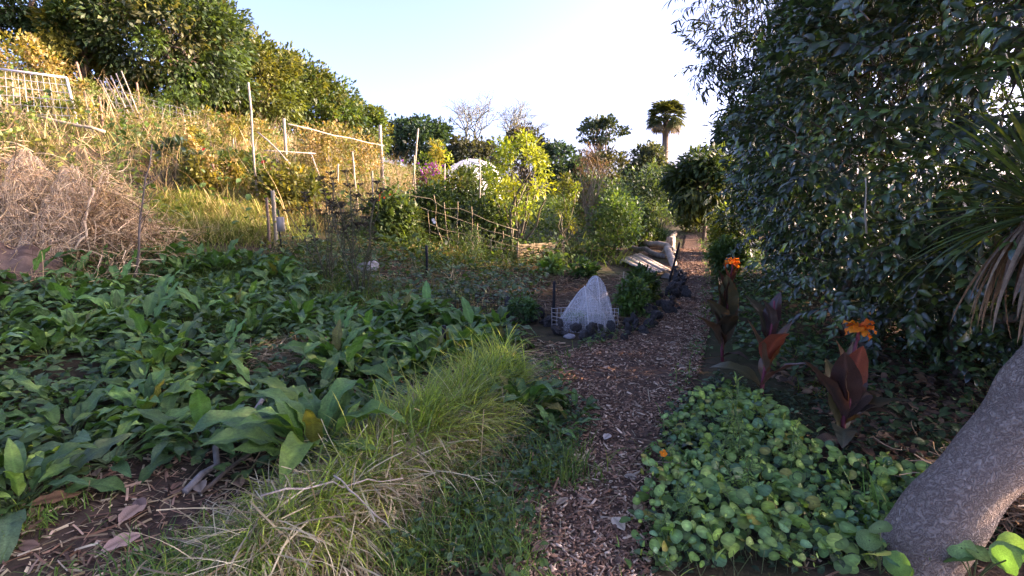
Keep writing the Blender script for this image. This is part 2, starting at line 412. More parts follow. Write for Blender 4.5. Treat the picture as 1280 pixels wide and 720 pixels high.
# ------------------------------------------------------------------ trees
def wiggle(a, b, n=7, j=.05):
    p = curve(a,b,0,n); L = np.linalg.norm(np.asarray(b)-np.asarray(a)); p[1:-1] += rng.normal(size=(n-2,3))*j*L; return p
LT_BROAD = strip(2, lance(.24,.5), 3, .25, .25, .8)
LT_NARROW = strip(3, lance(.09,.4), 3, .2, .1, .9)
LT_FAR = strip(2, lance(.33,.5), 2, 0, .2, .7)
def tree(name, label, px, top, d, w_px, cols, leaf=.2, nclump=60, per=90, clump=.32, low=.25, tm=LT_BROAD, group='trees on the hillside',
         mat=None, shape=(1,1), zjit=.75, trunk_r=None, cat='tree', shell=.5, deepen=1.0, droop=-.1):
    tp = P(px, top, d); x,y,zt = tp; z0 = float(H(x,y)); h = zt - z0
    R = w_px/F_PX*d/2
    root = thing(name, label, cat, (x,y,z0-.05), 0, group)
    cz0 = h*low; a = (h-cz0)/2*1.0; cc = np.array([0,0,cz0+a])
    dirs = rdir(nclump, .15); rad = rng.uniform(shell,1,nclump)**.6
    cr = clump*min(R,a)*rng.uniform(.6,1.3,nclump)
    cen = cc + dirs*rad[:,None]*np.array([max(.1,R-.6*clump*min(R,a)), max(.1,(R-.6*clump*min(R,a))*deepen), max(.1,a-.6*clump*min(R,a))])
    cen *= 1
    tr = MB(); r0 = trunk_r or max(.05, h*.028)
    trunk = wiggle((0,0,-.1), cc+np.array([0,0,a*.3]), 8, .03)
    tube(tr, trunk, np.linspace(r0, r0*.3, 8), 7)
    for i in rng.choice(nclump, min(nclump, 22), replace=False):
        k = rng.integers(2,6); tube(tr, wiggle(trunk[k], cen[i], 6, .06), np.linspace(r0*.4, r0*.06, 6), 5)
    tr.build('trunk', M_BARK, root)
    lv = MB(); n = nclump*per
    ci = np.repeat(np.arange(nclump), per)
    o = rdir(n); rr = rng.uniform(0,1,n)**.45
    p = cen[ci] + o*rr[:,None]*cr[ci][:,None]*np.array([1,1,zjit])
    dd = o + .6*dirs[ci] + rng.normal(size=(n,3))*.5; dd[:,2] += droop
    nn = o*.6 + rng.normal(size=(n,3))*.5 + (0,0,.8)
    cb = pick(cols, nclump, .12)
    c = cb[ci]*(1+.22*rng.normal(size=(n,1))).clip(.45,1.7)
    lv.inst(tm, frames(dd,nn), p, c, leaf*rng.uniform(.6,1.3,n))
    lv.build('crown', mat or M_LEAF, root)
    return root

OLIVE = [(.085,.11,.022),(.07,.10,.02),(.11,.12,.025)]
DARKG = [(.030,.055,.018),(.040,.070,.022),(.025,.045,.018)]
YELG = [(.16,.16,.03),(.11,.13,.025),(.22,.19,.03)]
MIDG = [(.05,.09,.02),(.065,.11,.025),(.04,.075,.02)]
tree('broadleaf_tree','dark dense broadleaf tree at the top left corner of the slope',20,-70,17,190,DARKG,.18,80,170)
tree('broadleaf_tree','yellowing broadleaf tree between two darker trees at top left',88,-20,15.5,95,YELG+MIDG,.18,50,140,low=.12)
tree('broadleaf_tree','large glossy big leaved tree, widest on the upper slope',200,-45,17,235,DARKG+MIDG+[(.11,.12,.05)],.19,130,170,.26,low=.05)  # last, pale tone paints sunlit leaf clusters into the crown colour
tree('broadleaf_tree','olive brown tree touching the top edge left of the sky',262,-8,21,130,OLIVE+MIDG,.2,90,110,.28,low=.02)
tree('broadleaf_tree','olive green sunlit tree first below the sky edge on the slope',318,42,22,130,OLIVE,.2,90,120,.28,low=0)
tree('broadleaf_tree','bright sunlit olive tree in the middle of the sloping treeline',365,62,24,110,OLIVE+MIDG,.2,80,110,.3,low=0)
tree('broadleaf_tree','green tree low in the sloping treeline, above the dry poles',412,92,25,95,MIDG+OLIVE,.2,70,110,.3,low=0)
tree('broadleaf_tree','last small round tree at the right foot of the sloping treeline',452,122,27,72,OLIVE+MIDG,.2,60,110,.32,low=0)
BACK='trees at the back of the valley'
tree('evergreen_tree','dark blue green evergreen tree at the back beside the slope',522,143,38,110,[(.025,.055,.028),(.03,.065,.03)],.34,70,80,low=.0,group=BACK)
tree('evergreen_tree','dark hedge like tree behind the white tunnel',592,166,36,90,[(.045,.06,.03),(.06,.07,.035)],.3,55,80,low=0,group=BACK)
tree('evergreen_tree','grey green tree behind the bright yellow green sapling',655,150,40,70,[(.075,.085,.045),(.10,.095,.05)],.3,50,60,low=0,group=BACK)
tree('evergreen_tree','low dark rounded tree right of the bright sapling',700,172,33,66,[(.022,.05,.03),(.03,.06,.03)],.28,50,90,low=0,group=BACK)
tree('umbrella_tree','open umbrella shaped tree standing out on the skyline',752,139,40,66,[(.03,.05,.03),(.04,.06,.03)],.3,34,55,.36,low=.55,zjit=.45,group=BACK)
tree('evergreen_tree','broad dark tree under the umbrella shaped tree',752,184,38,90,[(.055,.06,.03),(.05,.075,.03)],.3,50,70,low=0,group=BACK)
tree('evergreen_tree','grey green tree in front of the palm',812,178,34,62,[(.075,.095,.05),(.06,.08,.04)],.28,50,70,low=0,group=BACK)
tree('evergreen_tree','dark green low tree filling the valley end',850,205,32,90,[(.04,.07,.025),(.05,.085,.03)],.28,50,80,low=0,group=BACK)
RSIDE='trees on the right beyond the path'
LOQ = strip(3, lance(.13,.55), 3, .2, .1, 1.0)
tree('loquat_tree','drooping long leaved tree over the far end of the path',885,182,13.5,115,[(.035,.065,.018),(.05,.08,.02),(.06,.08,.018)],  .24,70,80,.36,low=.22,tm=LOQ,group=RSIDE,droop=-.5)
tree('loquat_tree','shaded leafy tree right of the path end behind the glossy shrub',960,120,15,170,[(.03,.055,.02),(.04,.07,.022)],.22,80,90,.3,low=.1,tm=LOQ,group=RSIDE,droop=-.4)

# bare trees
def bare_tree(label, px, top, d, w_px):
    tp = P(px, top, d); x,y,zt = tp; z0=float(H(x,y)); h=zt-z0; R=w_px/F_PX*d/2
    root = thing('bare_tree', label, 'tree', (x,y,z0), 0, 'leafless trees on the skyline')
    tr = MB(); c = MB(); b = np.array([0,0,h*.35]); tube(tr, wiggle((0,0,-.1), b, 5,.02), np.linspace(.16,.11,5), 6)
    tr.build('trunk', M_TWIG, root)
    def grow(p, dr, L, r, lev):
        q = p + dr*L; tube(c, wiggle(p,q,4,.06), np.linspace(r,r*.55,4), 4, cap=False)
        if lev==0: return
        for _ in range(4 if lev>1 else 5):
            nd = unit(dr + rng.normal(size=3)*.55*np.array([1.1,1.1,.7])); grow(q if rng.random()<.6 else p+dr*L*rng.uniform(.5,.95), nd, L*rng.uniform(.55,.8), r*.55, lev-1)
    for k in range(5):
        a = k*1.26; grow(b, unit(np.array([cos(a)*R/h*1.3, sin(a)*R/h*1.3, 1.])), h*.3, .08, 3)
    c.build('branches', M_TWIG, root)
M_TWIG = rough_mat('grey_twigs', (.15,.165,.13),(.25,.265,.21), 10, .9, .2)
bare_tree('taller leafless grey tree on the skyline behind the white tunnel',590,122,40,60)
bare_tree('smaller leafless grey tree behind the bright sapling',642,132,42,46)

# palm
def palm(px, top, d):
    x,y,zt = P(px, top, d); z0=float(H(x,y)); h=zt-z0
    root = thing('palm_tree','tall fan palm with shaggy crown on the skyline','palm tree',(x,y,z0))
    t=MB(); tube(t, wiggle((0,0,-.1),(0,0,h*.78),8,.01), np.linspace(.3,.2,8), 9); t.build('trunk', M_BARK, root)
    cr=MB(); top_=np.array([0,0,h*.78]); lt = strip(3, blade(.5), 2, 0, .0, .9)
    for k in range(64):
        a=k*2.4+rng.normal()*.2; e=-.55+1.95*(k/64)**.9; dr=np.array([cos(a)*cos(e),sin(a)*cos(e),sin(e)])
        L=h*.12*rng.uniform(.8,1.2); q=top_+dr*L; tube(cr, curve(top_,q,0,3), .02, 4, (.07,.09,.03), cap=False)
        nb=26; fa=np.linspace(-1.1,1.1,nb); side=unit(np.cross(dr,[0,0,1.])+1e-6); upv=np.cross(side,dr)
        dd=np.cos(fa)[:,None]*dr+np.sin(fa)[:,None]*side; dd[:,2]-=.15
        col = (.09,.11,.03) if e>-.2 else (.14,.11,.05)
        cr.inst(lt, frames(dd, np.tile(upv,(nb,1))+rng.normal(size=(nb,3))*.15), np.tile(q,(nb,1)), np.tile(col,(nb,1))*rng.uniform(.7,1.3,(nb,1)),
                np.stack([np.full(nb,.11),np.full(nb,h*.13),np.full(nb,h*.13)],-1))
    cr.build('fronds', M_LEAF, root)
palm(834,122,38)

# ------------------------------------------------------------------ big glossy shrub on the right: leafy twigs on its branches
def twig_template(L, nleaf, ll, lw, droop, seedcols, narrow=False):
    mb = MB(); ln = curve((0,0,0),(0,L,0),0,6); ln[:,2] += -.25*L*(np.linspace(0,1,6))**2+.1*L*np.linspace(0,1,6)
    tube(mb, ln, np.linspace(.004,.0015,6), 4, (.10,.075,.05), cap=False)
    lt = [strip(4, lance(lw/ll/1.0,.4), 3, .35, .15, a, rib=1.35) for a in (.5,1.0,1.6)]
    for k in range(nleaf):
        f = .1+.9*k/(nleaf-1); p = np.array([np.interp(f,np.linspace(0,1,6),ln[:,i]) for i in range(3)])
        s = 1 if k%2 else -1; ay = rng.uniform(.5,1.0) if k<nleaf-1 else 0.05
        dr = np.array([[s*sin(ay)+rng.normal()*.15, cos(ay)+rng.normal()*.15, droop+rng.normal()*.25]])
        nn = np.array([[rng.normal()*.25, rng.normal()*.25, 1]])
        mb.inst(lt[rng.integers(3)], frames(dr,nn), p[None], pick(seedcols,1,.25), np.array([ll*rng.uniform(.7,1.15)]))
    V=np.concatenate(mb.v); return (V, np.concatenate(mb.q), None, np.concatenate(mb.c))
def inst_col(mb, tm, M, Pp, gain, scale):
    V,Q,_,colr = tm; n,k=len(Pp),len(V)
    W=np.einsum('nij,kj->nki', M*scale[:,None,None], V)+Pp[:,None,:]
    mb.add(W.reshape(-1,3), ((np.arange(n)*k)[:,None,None]+Q[None]).reshape(-1,4), None, (colr[None]*gain[:,None,None]).reshape(-1,3))
def blob_points(blobs, n, lo=.72, hi=1.05):
    vol = np.array([b[3]*b[4]+b[4]*b[5]+b[3]*b[5] for b in blobs]); k = rng.choice(len(blobs), n, p=vol/vol.sum())
    B = np.array(blobs)[k]; o = rdir(n); r = rng.uniform(lo,hi,n)
    lump = 1+.10*np.sin(o[:,0]*7+B[:,0])*np.sin(o[:,2]*6+B[:,1])+.07*np.sin(o[:,1]*13+o[:,2]*9)
    p = B[:,:3]+o*B[:,3:]*(r*lump)[:,None]; nrm = unit(o/B[:,3:])
    # drop points buried in another blob
    keep = np.ones(n,bool)
    for i,b in enumerate(blobs):
        q = (p-np.array(b[:3]))/np.array(b[3:]); keep &= ~((k!=i) & ((q**2).sum(1) < .5))
    return p[keep], nrm[keep]
GL = [(.045,.082,.03),(.055,.10,.03),(.03,.055,.028),(.085,.135,.032),(.038,.068,.034)]
def leafy_shrub(name, label, base, blobs, ntwig, tpl, mat, group=None, cat='tree', outz=.15, stems=9, lo=.7, mn=0.):
    base = np.array(base, float); root = thing(name, label, cat, base, 0, group)
    bl = [(b[0]-base[0],b[1]-base[1],b[2]-base[2],*b[3:]) for b in blobs]
    p, nrm = blob_points(bl, ntwig, lo)
    s = p[:,2] > .12+mn; p, nrm = p[s], nrm[s]; n=len(p)
    st = MB()
    for k in range(stems):
        q = p[rng.integers(n)]*.85; b0 = np.array([rng.normal()*.25, rng.normal()*.25, -.05])
        tube(st, wiggle(b0, q, 9, .05), np.linspace(.05,.012,9), 6)
    for k in range(90):
        q = p[rng.integers(n)]; q0 = q*.55+np.array([0,0,.3]); tube(st, wiggle(q0,q,5,.06), np.linspace(.014,.005,5), 4, cap=False)
    st.build('branches', M_BARK, root)
    mb = MB(); d = nrm*.8 + rng.normal(size=(n,3))*.55; d[:,2] += outz
    up = rng.normal(size=(n,3))*.3+(0,0,1)+nrm*.5; k = rng.integers(0,len(tpl),n)
    for i,t in enumerate(tpl):
        s = k==i; inst_col(mb, t, frames(d[s],up[s]), p[s]-.25*d[s]*.4, rng.uniform(.6,1.4,s.sum()), rng.uniform(.65,1.25,s.sum()))
    mb.build('foliage', mat, root); return root
TW_G = [twig_template(.36, 14, .098, .022, -.15, GL) for _ in range(6)]
leafy_shrub('glossy_shrub','huge dark glossy leaved shrub walling in the right side',(3.9,4.6,float(H(3.9,4.6))),
    [(3.55,3.05,2.45,1.4,1.6,1.7),(4.3,3.2,2.5,1.6,1.9,1.6),(4.0,2.9,3.0,1.5,1.5,1.0),(3.4,4.6,2.3,1.3,1.5,1.8),(4.2,6.3,2.4,1.5,1.6,2.1),(4.35,5.6,2.7,1.7,1.9,1.6),(4.1,5.2,2.1,1.75,2.0,2.0),(4.95,7.3,2.0,1.8,2.0,2.0),(5.1,6.9,2.9,1.8,1.9,1.6),(5.6,4.6,1.8,1.4,2.6,1.8),(4.1,4.6,.9,.9,1.5,.8),(5.0,8.4,1.9,1.7,1.4,1.9)],
    20500, TW_G, M_GLOSS, cat='shrub', lo=.5)
TW_N = [twig_template(.6, 16, .14, .012, -.55, [(.03,.05,.03),(.04,.06,.03),(.05,.065,.03)]) for _ in range(5)]
leafy_shrub('willow_leaved_tree','tree with thin drooping leaves reaching over the path against the sky',(4.9,9.0,float(H(4.9,9.0))),
    [(4.8,8.0,3.0,1.6,1.4,1.3),(3.75,7.9,4.0,1.1,1.1,.9),(3.1,8.0,3.3,.65,.8,.4),(4.2,7.0,4.2,1.1,1.2,.8)],
    1300, TW_N, M_LEAF, group=RSIDE, lo=.45, outz=-.1, stems=16, mn=1.4)
# loose outer sprays of the willow-leaved tree are its own long twigs
# ------------------------------------------------------------------ leaning trunk with strap leaves at the right edge
tb = G(1135,700); tb[2] = float(H(tb[0],tb[1]))
root = thing('cabbage_tree','leaning thick corky trunk with strap leaves at the right edge','tree',tb)
off = np.array([(-.02,0,-.15),(.02,0,.0),(.14,.02,.17),(.30,.05,.37),(.48,.08,.61),(.65,.13,.85),(.74,.24,1.10),(.75,.36,1.32),(.74,.40,1.44)])
q = resample(off, 60); rr = np.interp(np.linspace(0,1,60),[0,.08,.2,.75,1],[.215,.160,.148,.142,.10])
mb = MB(); tube(mb, q, rr, 40); V=np.concatenate(mb.v)
ctr = np.repeat(np.concatenate([q[:1],q,q[-1:]]),40,0); nz=np.sin(V[:,0]*9+V[:,2]*5)*.008+np.sin(V[:,2]*23+V[:,1]*17)*.004
mb.v=[V+unit(V-ctr)*nz[:,None]]
mb.build('trunk', M_TRUNK, root)
sl_ = strip(7, lambda t: .5*(.55+.45*min(1,t*4))*(1-t)**.45+.01, 3, .008, 0, .35, pw=1.6)
sl2 = strip(7, lambda t: .5*(.55+.45*min(1,t*4))*(1-t)**.45+.01, 3, .008, 0, .8, pw=1.5)
mb=MB(); n=240; dr=rdir(n,.1); dr=dr[(dr[:,1]>-.4)&(dr[:,2]>-.45)]; dr=dr[np.argsort(dr[:,2])]
for i,tm in enumerate((sl_,sl2)):
    dd=dr[i::2]; m=len(dd); Ls=rng.uniform(.5,.78,m)
    mb.inst(tm, frames(dd, np.tile((0,0,1.),(m,1))+rng.normal(size=(m,3))*.12), np.tile(off[-1],(m,1))+dd*.05, pick([(.12,.18,.05),(.09,.15,.05),(.17,.20,.06)],m), np.stack([np.full(m,.024),Ls,Ls],-1))
mb.build('leaves', M_GRASS, root)
mb=MB(); n=44; a=rng.uniform(0,2*pi,n); dd=np.stack([np.cos(a)*.2-.08,np.sin(a)*.2,-np.ones(n)],-1)+rng.normal(size=(n,3))*.12
Ls=rng.uniform(.3,.6,n)
mb.inst(strip(6,lambda t:.5*(1-t)**.4+.02,3,.03,.2,.5), frames(dd,np.stack([np.cos(a),np.sin(a),np.zeros(n)],-1)), np.tile(off[-1],(n,1))+np.stack([np.cos(a),np.sin(a),np.zeros(n)],-1)*.09-np.array([0,0,.06]),
        pick([(.30,.21,.13),(.22,.15,.10),(.38,.28,.18)],n), np.stack([np.full(n,.024),Ls,Ls],-1))
mb.build('dead_leaf_skirt', M_DRY, root)

# ------------------------------------------------------------------ comfrey
COMF = [(.07,.155,.038),(.085,.175,.038),(.06,.13,.045),(.075,.15,.04),(.13,.22,.04),(.085,.15,.065),(.07,.145,.04)]
CLF = [strip(16, lance(w,.42,.05), 9, f, .0, a, wave=.26, rib=1.35, pw=1.4, ripple=.045) for w,f,a in ((.15,.35,1.0),(.17,.2,1.5),(.135,.5,2.0),(.155,.1,.6),(.14,.25,1.3),(.165,.4,1.8))]
def comfrey_mesh(seed, nl, L0, upr):
    global rng
    keep = rng; rng = np.random.default_rng(seed); mb = MB()
    for k in range(nl):
        a = k*2.4+rng.normal()*.3; f = k/nl; e = upr*(.25+.85*(1-f))+rng.normal()*.18
        L = L0*rng.uniform(.65,1.15)*(1-.25*(f<.25))
        h = np.array([cos(a),sin(a),0]); dr = h*cos(e)+np.array([0,0,sin(e)]); b = h*.03+np.array([0,0,.01])
        pe = L*rng.uniform(.25,.5); q = b+dr*pe
        tube(mb, np.array([b,b*.5+q*.5+np.array([0,0,.01]),q]), (.006,.005,.004), 5, (.08,.12,.045), cap=False)
        nn = -h*sin(e)+np.array([0,0,cos(e)]); nn = nn + rng.normal(size=3)*.25
        mb.inst(CLF[rng.integers(6)], frames(dr[None],nn[None]), q[None], pick(COMF,1,.22) if rng.random()>.025 else np.array([[.15,.14,.03]]), np.array([L]))
    me = mb.mesh('comfrey_plant', M_COMF); rng = keep; return me
CM = [comfrey_mesh(100+i, *p) for i,p in enumerate(((19,.26,.9),(23,.30,1.1),(17,.24,.75),(34,.30,1.2),(20,.28,1.0),(15,.27,.6)))]
def comfrey(p, me, sc, rz, label, group):
    o = bpy.data.objects.new('comfrey_plant', me); C.objects.link(o); o.location=p; o.scale=(sc,)*3; o.rotation_euler=(rng.normal()*.08,rng.normal()*.08,rz)
    return tag(o, label, 'plant', group)
BED = ground_poly([(-170,372),(0,352),(110,338),(200,330),(330,330),(400,372),(470,392),(560,402),(640,415),(625,455),(545,470),(490,520),(430,590),(300,610),(230,590),(140,585),(70,630),(0,665),(-170,690)])
straw = G(375,447); bare = [(*G(370,447)[:2],.42),(*G(150,610)[:2],.25),(*G(100,470)[:2],.2)]
big = G(392,575)
pts = poisson(BED, .29, 3600, bare+[(*big[:2],.55)])
for p in pts:
    comfrey(p, CM[rng.integers(6)], rng.uniform(.7,1.25), rng.uniform(0,6.3), 'low dark green comfrey plant crowded among others in the leafy bed', 'comfrey plants filling the bed')
comfrey(big, CM[3], 1.5, .4, 'largest upright comfrey clump, beside the bleached grass mound in front', 'comfrey clumps standing apart')
for px,py,lab in ((690,545,'comfrey clump spilling onto the wood chip path'),(655,520,'comfrey clump between the grass mound and the path'),(720,520,'outermost comfrey clump reaching into the path'),(585,415,'tall comfrey clump below the black wire netting'),(525,398,'comfrey clump at the foot of the short black post')):
    comfrey(G(px,py), CM[rng.integers(1,4)], rng.uniform(.8,1.0), rng.uniform(0,6), lab, 'comfrey clumps standing apart')

# ------------------------------------------------------------------ grass
GR = [(.13,.20,.03),(.09,.16,.03),(.17,.22,.045),(.07,.12,.03)]
STR = [(.40,.31,.18),(.30,.22,.12),(.50,.41,.26),(.23,.17,.10)]
def near_ridge(n, w, lo=0, hi=1):
    s=rng.uniform(lo,hi,n)*(len(RIDGE)-1.001); i=s.astype(int); f=(s-i)[:,None]
    q=RIDGE[i]*(1-f)+RIDGE[i+1]*f+rng.normal(size=(n,2))*w; return np.column_stack([q,H(q[:,0],q[:,1])])
def clumped(mb,c,L,w,col,nb,r,lean):
    """tufts: each has its own lean, length and tone"""
    k=len(c); ci=np.repeat(np.arange(k),nb); n=len(ci); az=rng.uniform(0,2*pi,k)[ci]+rng.normal(size=n)*.9
    tl=np.abs(rng.normal(lean,.3,n)); d=np.stack([np.cos(az)*np.sin(tl),np.sin(az)*np.sin(tl),np.cos(tl)],-1)
    nn=-np.stack([-np.cos(az)*np.cos(tl),-np.sin(az)*np.cos(tl),np.sin(tl)],-1); nn=-nn+rng.normal(size=(n,3))*.25
    q=c[ci,:2]+rng.normal(size=(n,2))*r; p=np.column_stack([q,H(q[:,0],q[:,1])]); Ls=L*rng.uniform(.6,1.35,k)[ci]*rng.uniform(.5,1.1,n)
    cc=pick(col,k,.2)[ci]*(1+.2*rng.normal(size=(n,1))).clip(.5,1.6); kk=rng.integers(0,3,n)
    for i,a in enumerate((.7,1.4,2.2)):
        s_=kk==i; mb.inst(strip(5,blade(.5),2,0,0,a),frames(d[s_],nn[s_]),p[s_],cc[s_],np.stack([w*rng.uniform(.6,1.3,s_.sum()),Ls[s_],Ls[s_]],-1))
mb=MB(); YG=[(.31,.39,.05),(.23,.33,.045),(.38,.42,.08),(.16,.25,.045)]; ST2=STR+[(.55,.46,.29),(.6,.52,.34)]
clumped(mb,near_ridge(150,.13,.45,1),.36,.009,YG,30,.04,.55)
clumped(mb,near_ridge(70,.16,.1,.55),.22,.009,YG,26,.05,.6)
clumped(mb,near_ridge(60,.14,0,.4),.14,.009,YG,26,.06,.5)
clumped(mb,near_ridge(230,.14,.4,1),.34,.005,ST2,24,.06,1.1)
clumped(mb,near_ridge(260,.17,0,.55),.30,.005,ST2,24,.09,1.3)
p=near_ridge(1500,.18,0,.7); n=len(p); p[:,2]+=rng.uniform(.0,.07,n); d=rng.normal(size=(n,3)); d[:,2]*=.2
mb.inst(strip(4,lambda t:.5,2,0,.2,.7),frames(d,rng.normal(size=(n,3))*.5+(0,0,1)),p,pick(ST2,n,.2),np.stack([rng.uniform(.003,.008,n),rng.uniform(.08,.34,n),rng.uniform(.08,.34,n)],-1))
tag(mb.build('grass_mound',M_GRASS),'long tangled green and bleached grass on the low mound','grass',kind='stuff')
def tufts(name,label,spots,L,n,cols,r=.1,lean=.45):
    mb=MB()
    for px,py,k in spots:
        g=G(px,py); q=g[:2]+rng.normal(size=(int(n*k),2))*r*k; p=np.column_stack([q,H(q[:,0],q[:,1])])
        m=len(p); blades(mb,p,rng.uniform(.5,1.1,m)*L,rng.uniform(.004,.008,m),pick(cols,m),lean)
    return tag(mb.build(name,M_GRASS),label,'grass',kind='stuff')
BRG=[(.09,.19,.03),(.07,.15,.03),(.13,.23,.04)]
tufts('green_grass','bright green grass tufts along the left edge of the path',[(690,585,1.2),(668,600,.9),(712,600,.8),(622,650,1.0),(640,700,.7),(575,690,1.0),(545,650,.6),(600,610,.6),(500,712,.9),(565,600,.7),(610,560,.6),(520,690,.6),(470,600,.7)],.2,190,BRG+GR)
tufts('green_grass','green grass among weeds on the lower left slope',[(300,345,2),(350,370,2),(430,400,2),(395,345,2),(240,330,2),(470,372,2),(160,325,2),(280,395,1.5),(330,395,1.5)],.25,420,GR+BRG,.2)
tufts('green_grass','short grass and clover at the bottom of the mound',[(300,690,1.4),(350,660,1.2),(270,715,1.2),(40,650,.8),(400,640,1),(230,700,.8)],.12,350,BRG+GR,.14)

# ground litter: dry stalks, fallen bits everywhere in front
LIT = ground_poly([(-60,640),(60,600),(230,560),(470,470),(640,420),(700,430),(760,560),(650,719),(200,719),(-60,719)])
mb=MB(); p=scatter(LIT,7000); n=len(p); p[:,2]+=.008
d=rng.normal(size=(n,3)); d[:,2]*=.12
mb.inst(strip(2,lambda t:.5,2,0,.1,.3),frames(d,rng.normal(size=(n,3))*.5+(0,0,1)),p,pick(CHIPC+STR,n,.25),np.stack([rng.uniform(.003,.012,n),rng.uniform(.03,.13,n),rng.uniform(.03,.13,n)],-1))
s=straw[:2]+rng.normal(size=(1800,2))*.2; p=np.column_stack([s,H(s[:,0],s[:,1])+.01+rng.uniform(0,.05,1800)]); d=rng.normal(size=(1800,3)); d[:,2]*=.15
mb.inst(strip(3,lambda t:.5,2,0,.2,.5),frames(d,rng.normal(size=(1800,3))*.5+(0,0,1)),p,pick(STR,1800,.2)*.8,np.stack([np.full(1800,.004),rng.uniform(.08,.25,1800),rng.uniform(.08,.25,1800)],-1))
tag(mb.build('plant_litter',M_DRY),'dry stalks and leaf litter on the bare soil in front','litter',kind='stuff')
p=on_path(1500,0,.75,.1); n=len(p); p[:,2]+=.02; mb=MB(); d=rng.normal(size=(n,3)); d[:,2]*=.08
mb.inst(strip(3,lambda t:.5,2,0,.1,.2),frames(d,rng.normal(size=(n,3))*.3+(0,0,1)),p,pick(STR+CHIPC,n,.25)*.8,np.stack([rng.uniform(.002,.006,n),rng.uniform(.05,.3,n),rng.uniform(.05,.3,n)],-1))
tag(mb.build('dry_stalks',M_DRY),'thin dry stalks strewn over the wood chip path','stalks',kind='stuff')

SUR=np.array([(-6,.2),(6,.2),(6,5.5),(2.6,5.5),(1.6,2.6),(.9,1.8),(.1,1.8),(-1.2,1.8),(-6,4.5)])
p=scatter(SUR,9000); n=len(p); p[:,2]+=.008; d=rng.normal(size=(n,3)); d[:,2]*=.12; mb=MB()
mb.inst(strip(2,lambda t:.5,2,0,.1,.3),frames(d,rng.normal(size=(n,3))*.5+(0,0,1)),p,pick(CHIPC+STR,n,.25),np.stack([rng.uniform(.003,.012,n),rng.uniform(.03,.12,n),rng.uniform(.03,.12,n)],-1))
clumped(mb,scatter(SUR,130),.2,.007,BRG+GR,30,.07,.5)
tag(mb.build('surrounding_litter',M_GRASS),'dry litter and grass tufts on the ground around the beds','litter',kind='stuff')
# low leafy weeds between the plants
WEED=strip(3,lance(.28,.5),3,.2,.2,.9,rib=1.2)
def weeds(name,label,poly,n,size,cols,hmax,mat=None):
    p=scatter(poly,n); m=len(p); p[:,2]+=rng.uniform(.01,hmax,m); a=rng.uniform(0,2*pi,m)
    d=np.stack([np.cos(a),np.sin(a),rng.normal(size=m)*.35+.1],-1)
    mb=MB(); mb.inst(WEED,frames(d,rng.normal(size=(m,3))*.3+(0,0,1)),p,pick(cols,m,.2),size*rng.uniform(.5,1.3,m))
    return tag(mb.build(name,mat or M_COMF),label,'weeds',kind='stuff')
weeds('weeds','low leafy weeds between comfrey plants and grass',BED,5200,.085,[(.06,.11,.03),(.045,.09,.025),(.08,.13,.035)],.14)
weeds('weeds','small green weeds along the left side of the path',ground_poly([(560,480),(690,470),(745,540),(700,600),(640,719),(480,719),(600,560)]),1700,.045,[(.035,.075,.03),(.05,.10,.03)],.12)

MIDP=ground_poly([(325,318),(500,288),(640,322),(700,335),(660,392),(560,393),(470,383),(400,365)])
mb=MB(); clumped(mb,scatter(MIDP,300),.22,.009,GR+STR+BRG,22,.1,.6)
p=scatter(MIDP,5000); n=len(p); p[:,2]+=.01; d=rng.normal(size=(n,3)); d[:,2]*=.15
mb.inst(strip(2,lambda t:.5,2,0,.15,.4),frames(d,rng.normal(size=(n,3))*.4+(0,0,1)),p,pick(STR+CHIPC,n,.25),np.stack([rng.uniform(.004,.012,n),rng.uniform(.05,.2,n),rng.uniform(.05,.2,n)],-1))
tag(mb.build('rough_grass',M_GRASS),'rough grass and dry litter between comfrey and trellis','grass',kind='stuff')
weeds('weeds','green weeds between the comfrey and the trellis',MIDP,3800,.09,[(.06,.11,.03),(.08,.13,.035),(.05,.09,.03)],.22)
# ------------------------------------------------------------------ nasturtium
def disc(n=11):
    a=np.arange(n)*2*pi/n; r1,r2=.55,1.0
    V=[(0,0,-.06)]+[(r1*cos(t),r1*sin(t),.04) for t in a]+[(r2*cos(t)*(1+.05*cos(3*t)),r2*sin(t),.0+.13*sin(2*t+.5)+.05*sin(5*t)) for t in a]
    T=[(0,1+i,1+(i+1)%n) for i in range(n)]; Q=[(1+i,1+n+i,1+n+(i+1)%n,1+(i+1)%n) for i in range(n)]
    return (np.array(V),np.array(Q),np.array(T),np.array([1.7]+[1.05 if i%2 else 1.2 for i in range(n)]+[.92]*n))
DISC=disc()
NP=ground_poly([(838,530),(870,505),(905,485),(950,505),(985,550),(1040,590),(1150,600),(1180,660),(1120,719),(820,719),(800,650),(815,580)])
mb=MB(); n=2300; p=scatter(NP,n); n=len(p); hh=rng.uniform(.02,.13,n)*(1+.5*np.sin(p[:,0]*5)*np.cos(p[:,1]*4)); st=[]
up=np.array([-.12,-.38,1])+rng.normal(size=(n,3))*.36
c=p.copy(); c[:,2]+=hh; c[:,:2]+=rng.normal(size=(n,2))*.04
colr=pick([(.11,.20,.055),(.13,.22,.05),(.085,.175,.075),(.19,.27,.055),(.11,.19,.055),(.16,.25,.055)],n,.24)
yl=rng.random(n)<.05; colr[yl]=(.22,.20,.04)
mb.inst(DISC,frames(rng.normal(size=(n,3)),up),c,colr,rng.uniform(.3,1,n)**1.3*.036)
for i in range(0,n,2): tube(mb,curve(p[i],c[i],-.0,3,.0),.0018,3,(.09,.12,.05),cap=False)
tag(mb.build('nasturtium_patch',M_NAST),'round leaved nasturtium covering the ground right of the path','nasturtium',kind='stuff')
weeds('weeds','dark small leaves under the nasturtium and shrub',ground_poly([(830,520),(900,470),(1000,500),(1280,560),(1280,719),(810,719)]),2600,.05,[(.03,.06,.03),(.04,.08,.03)],.08)
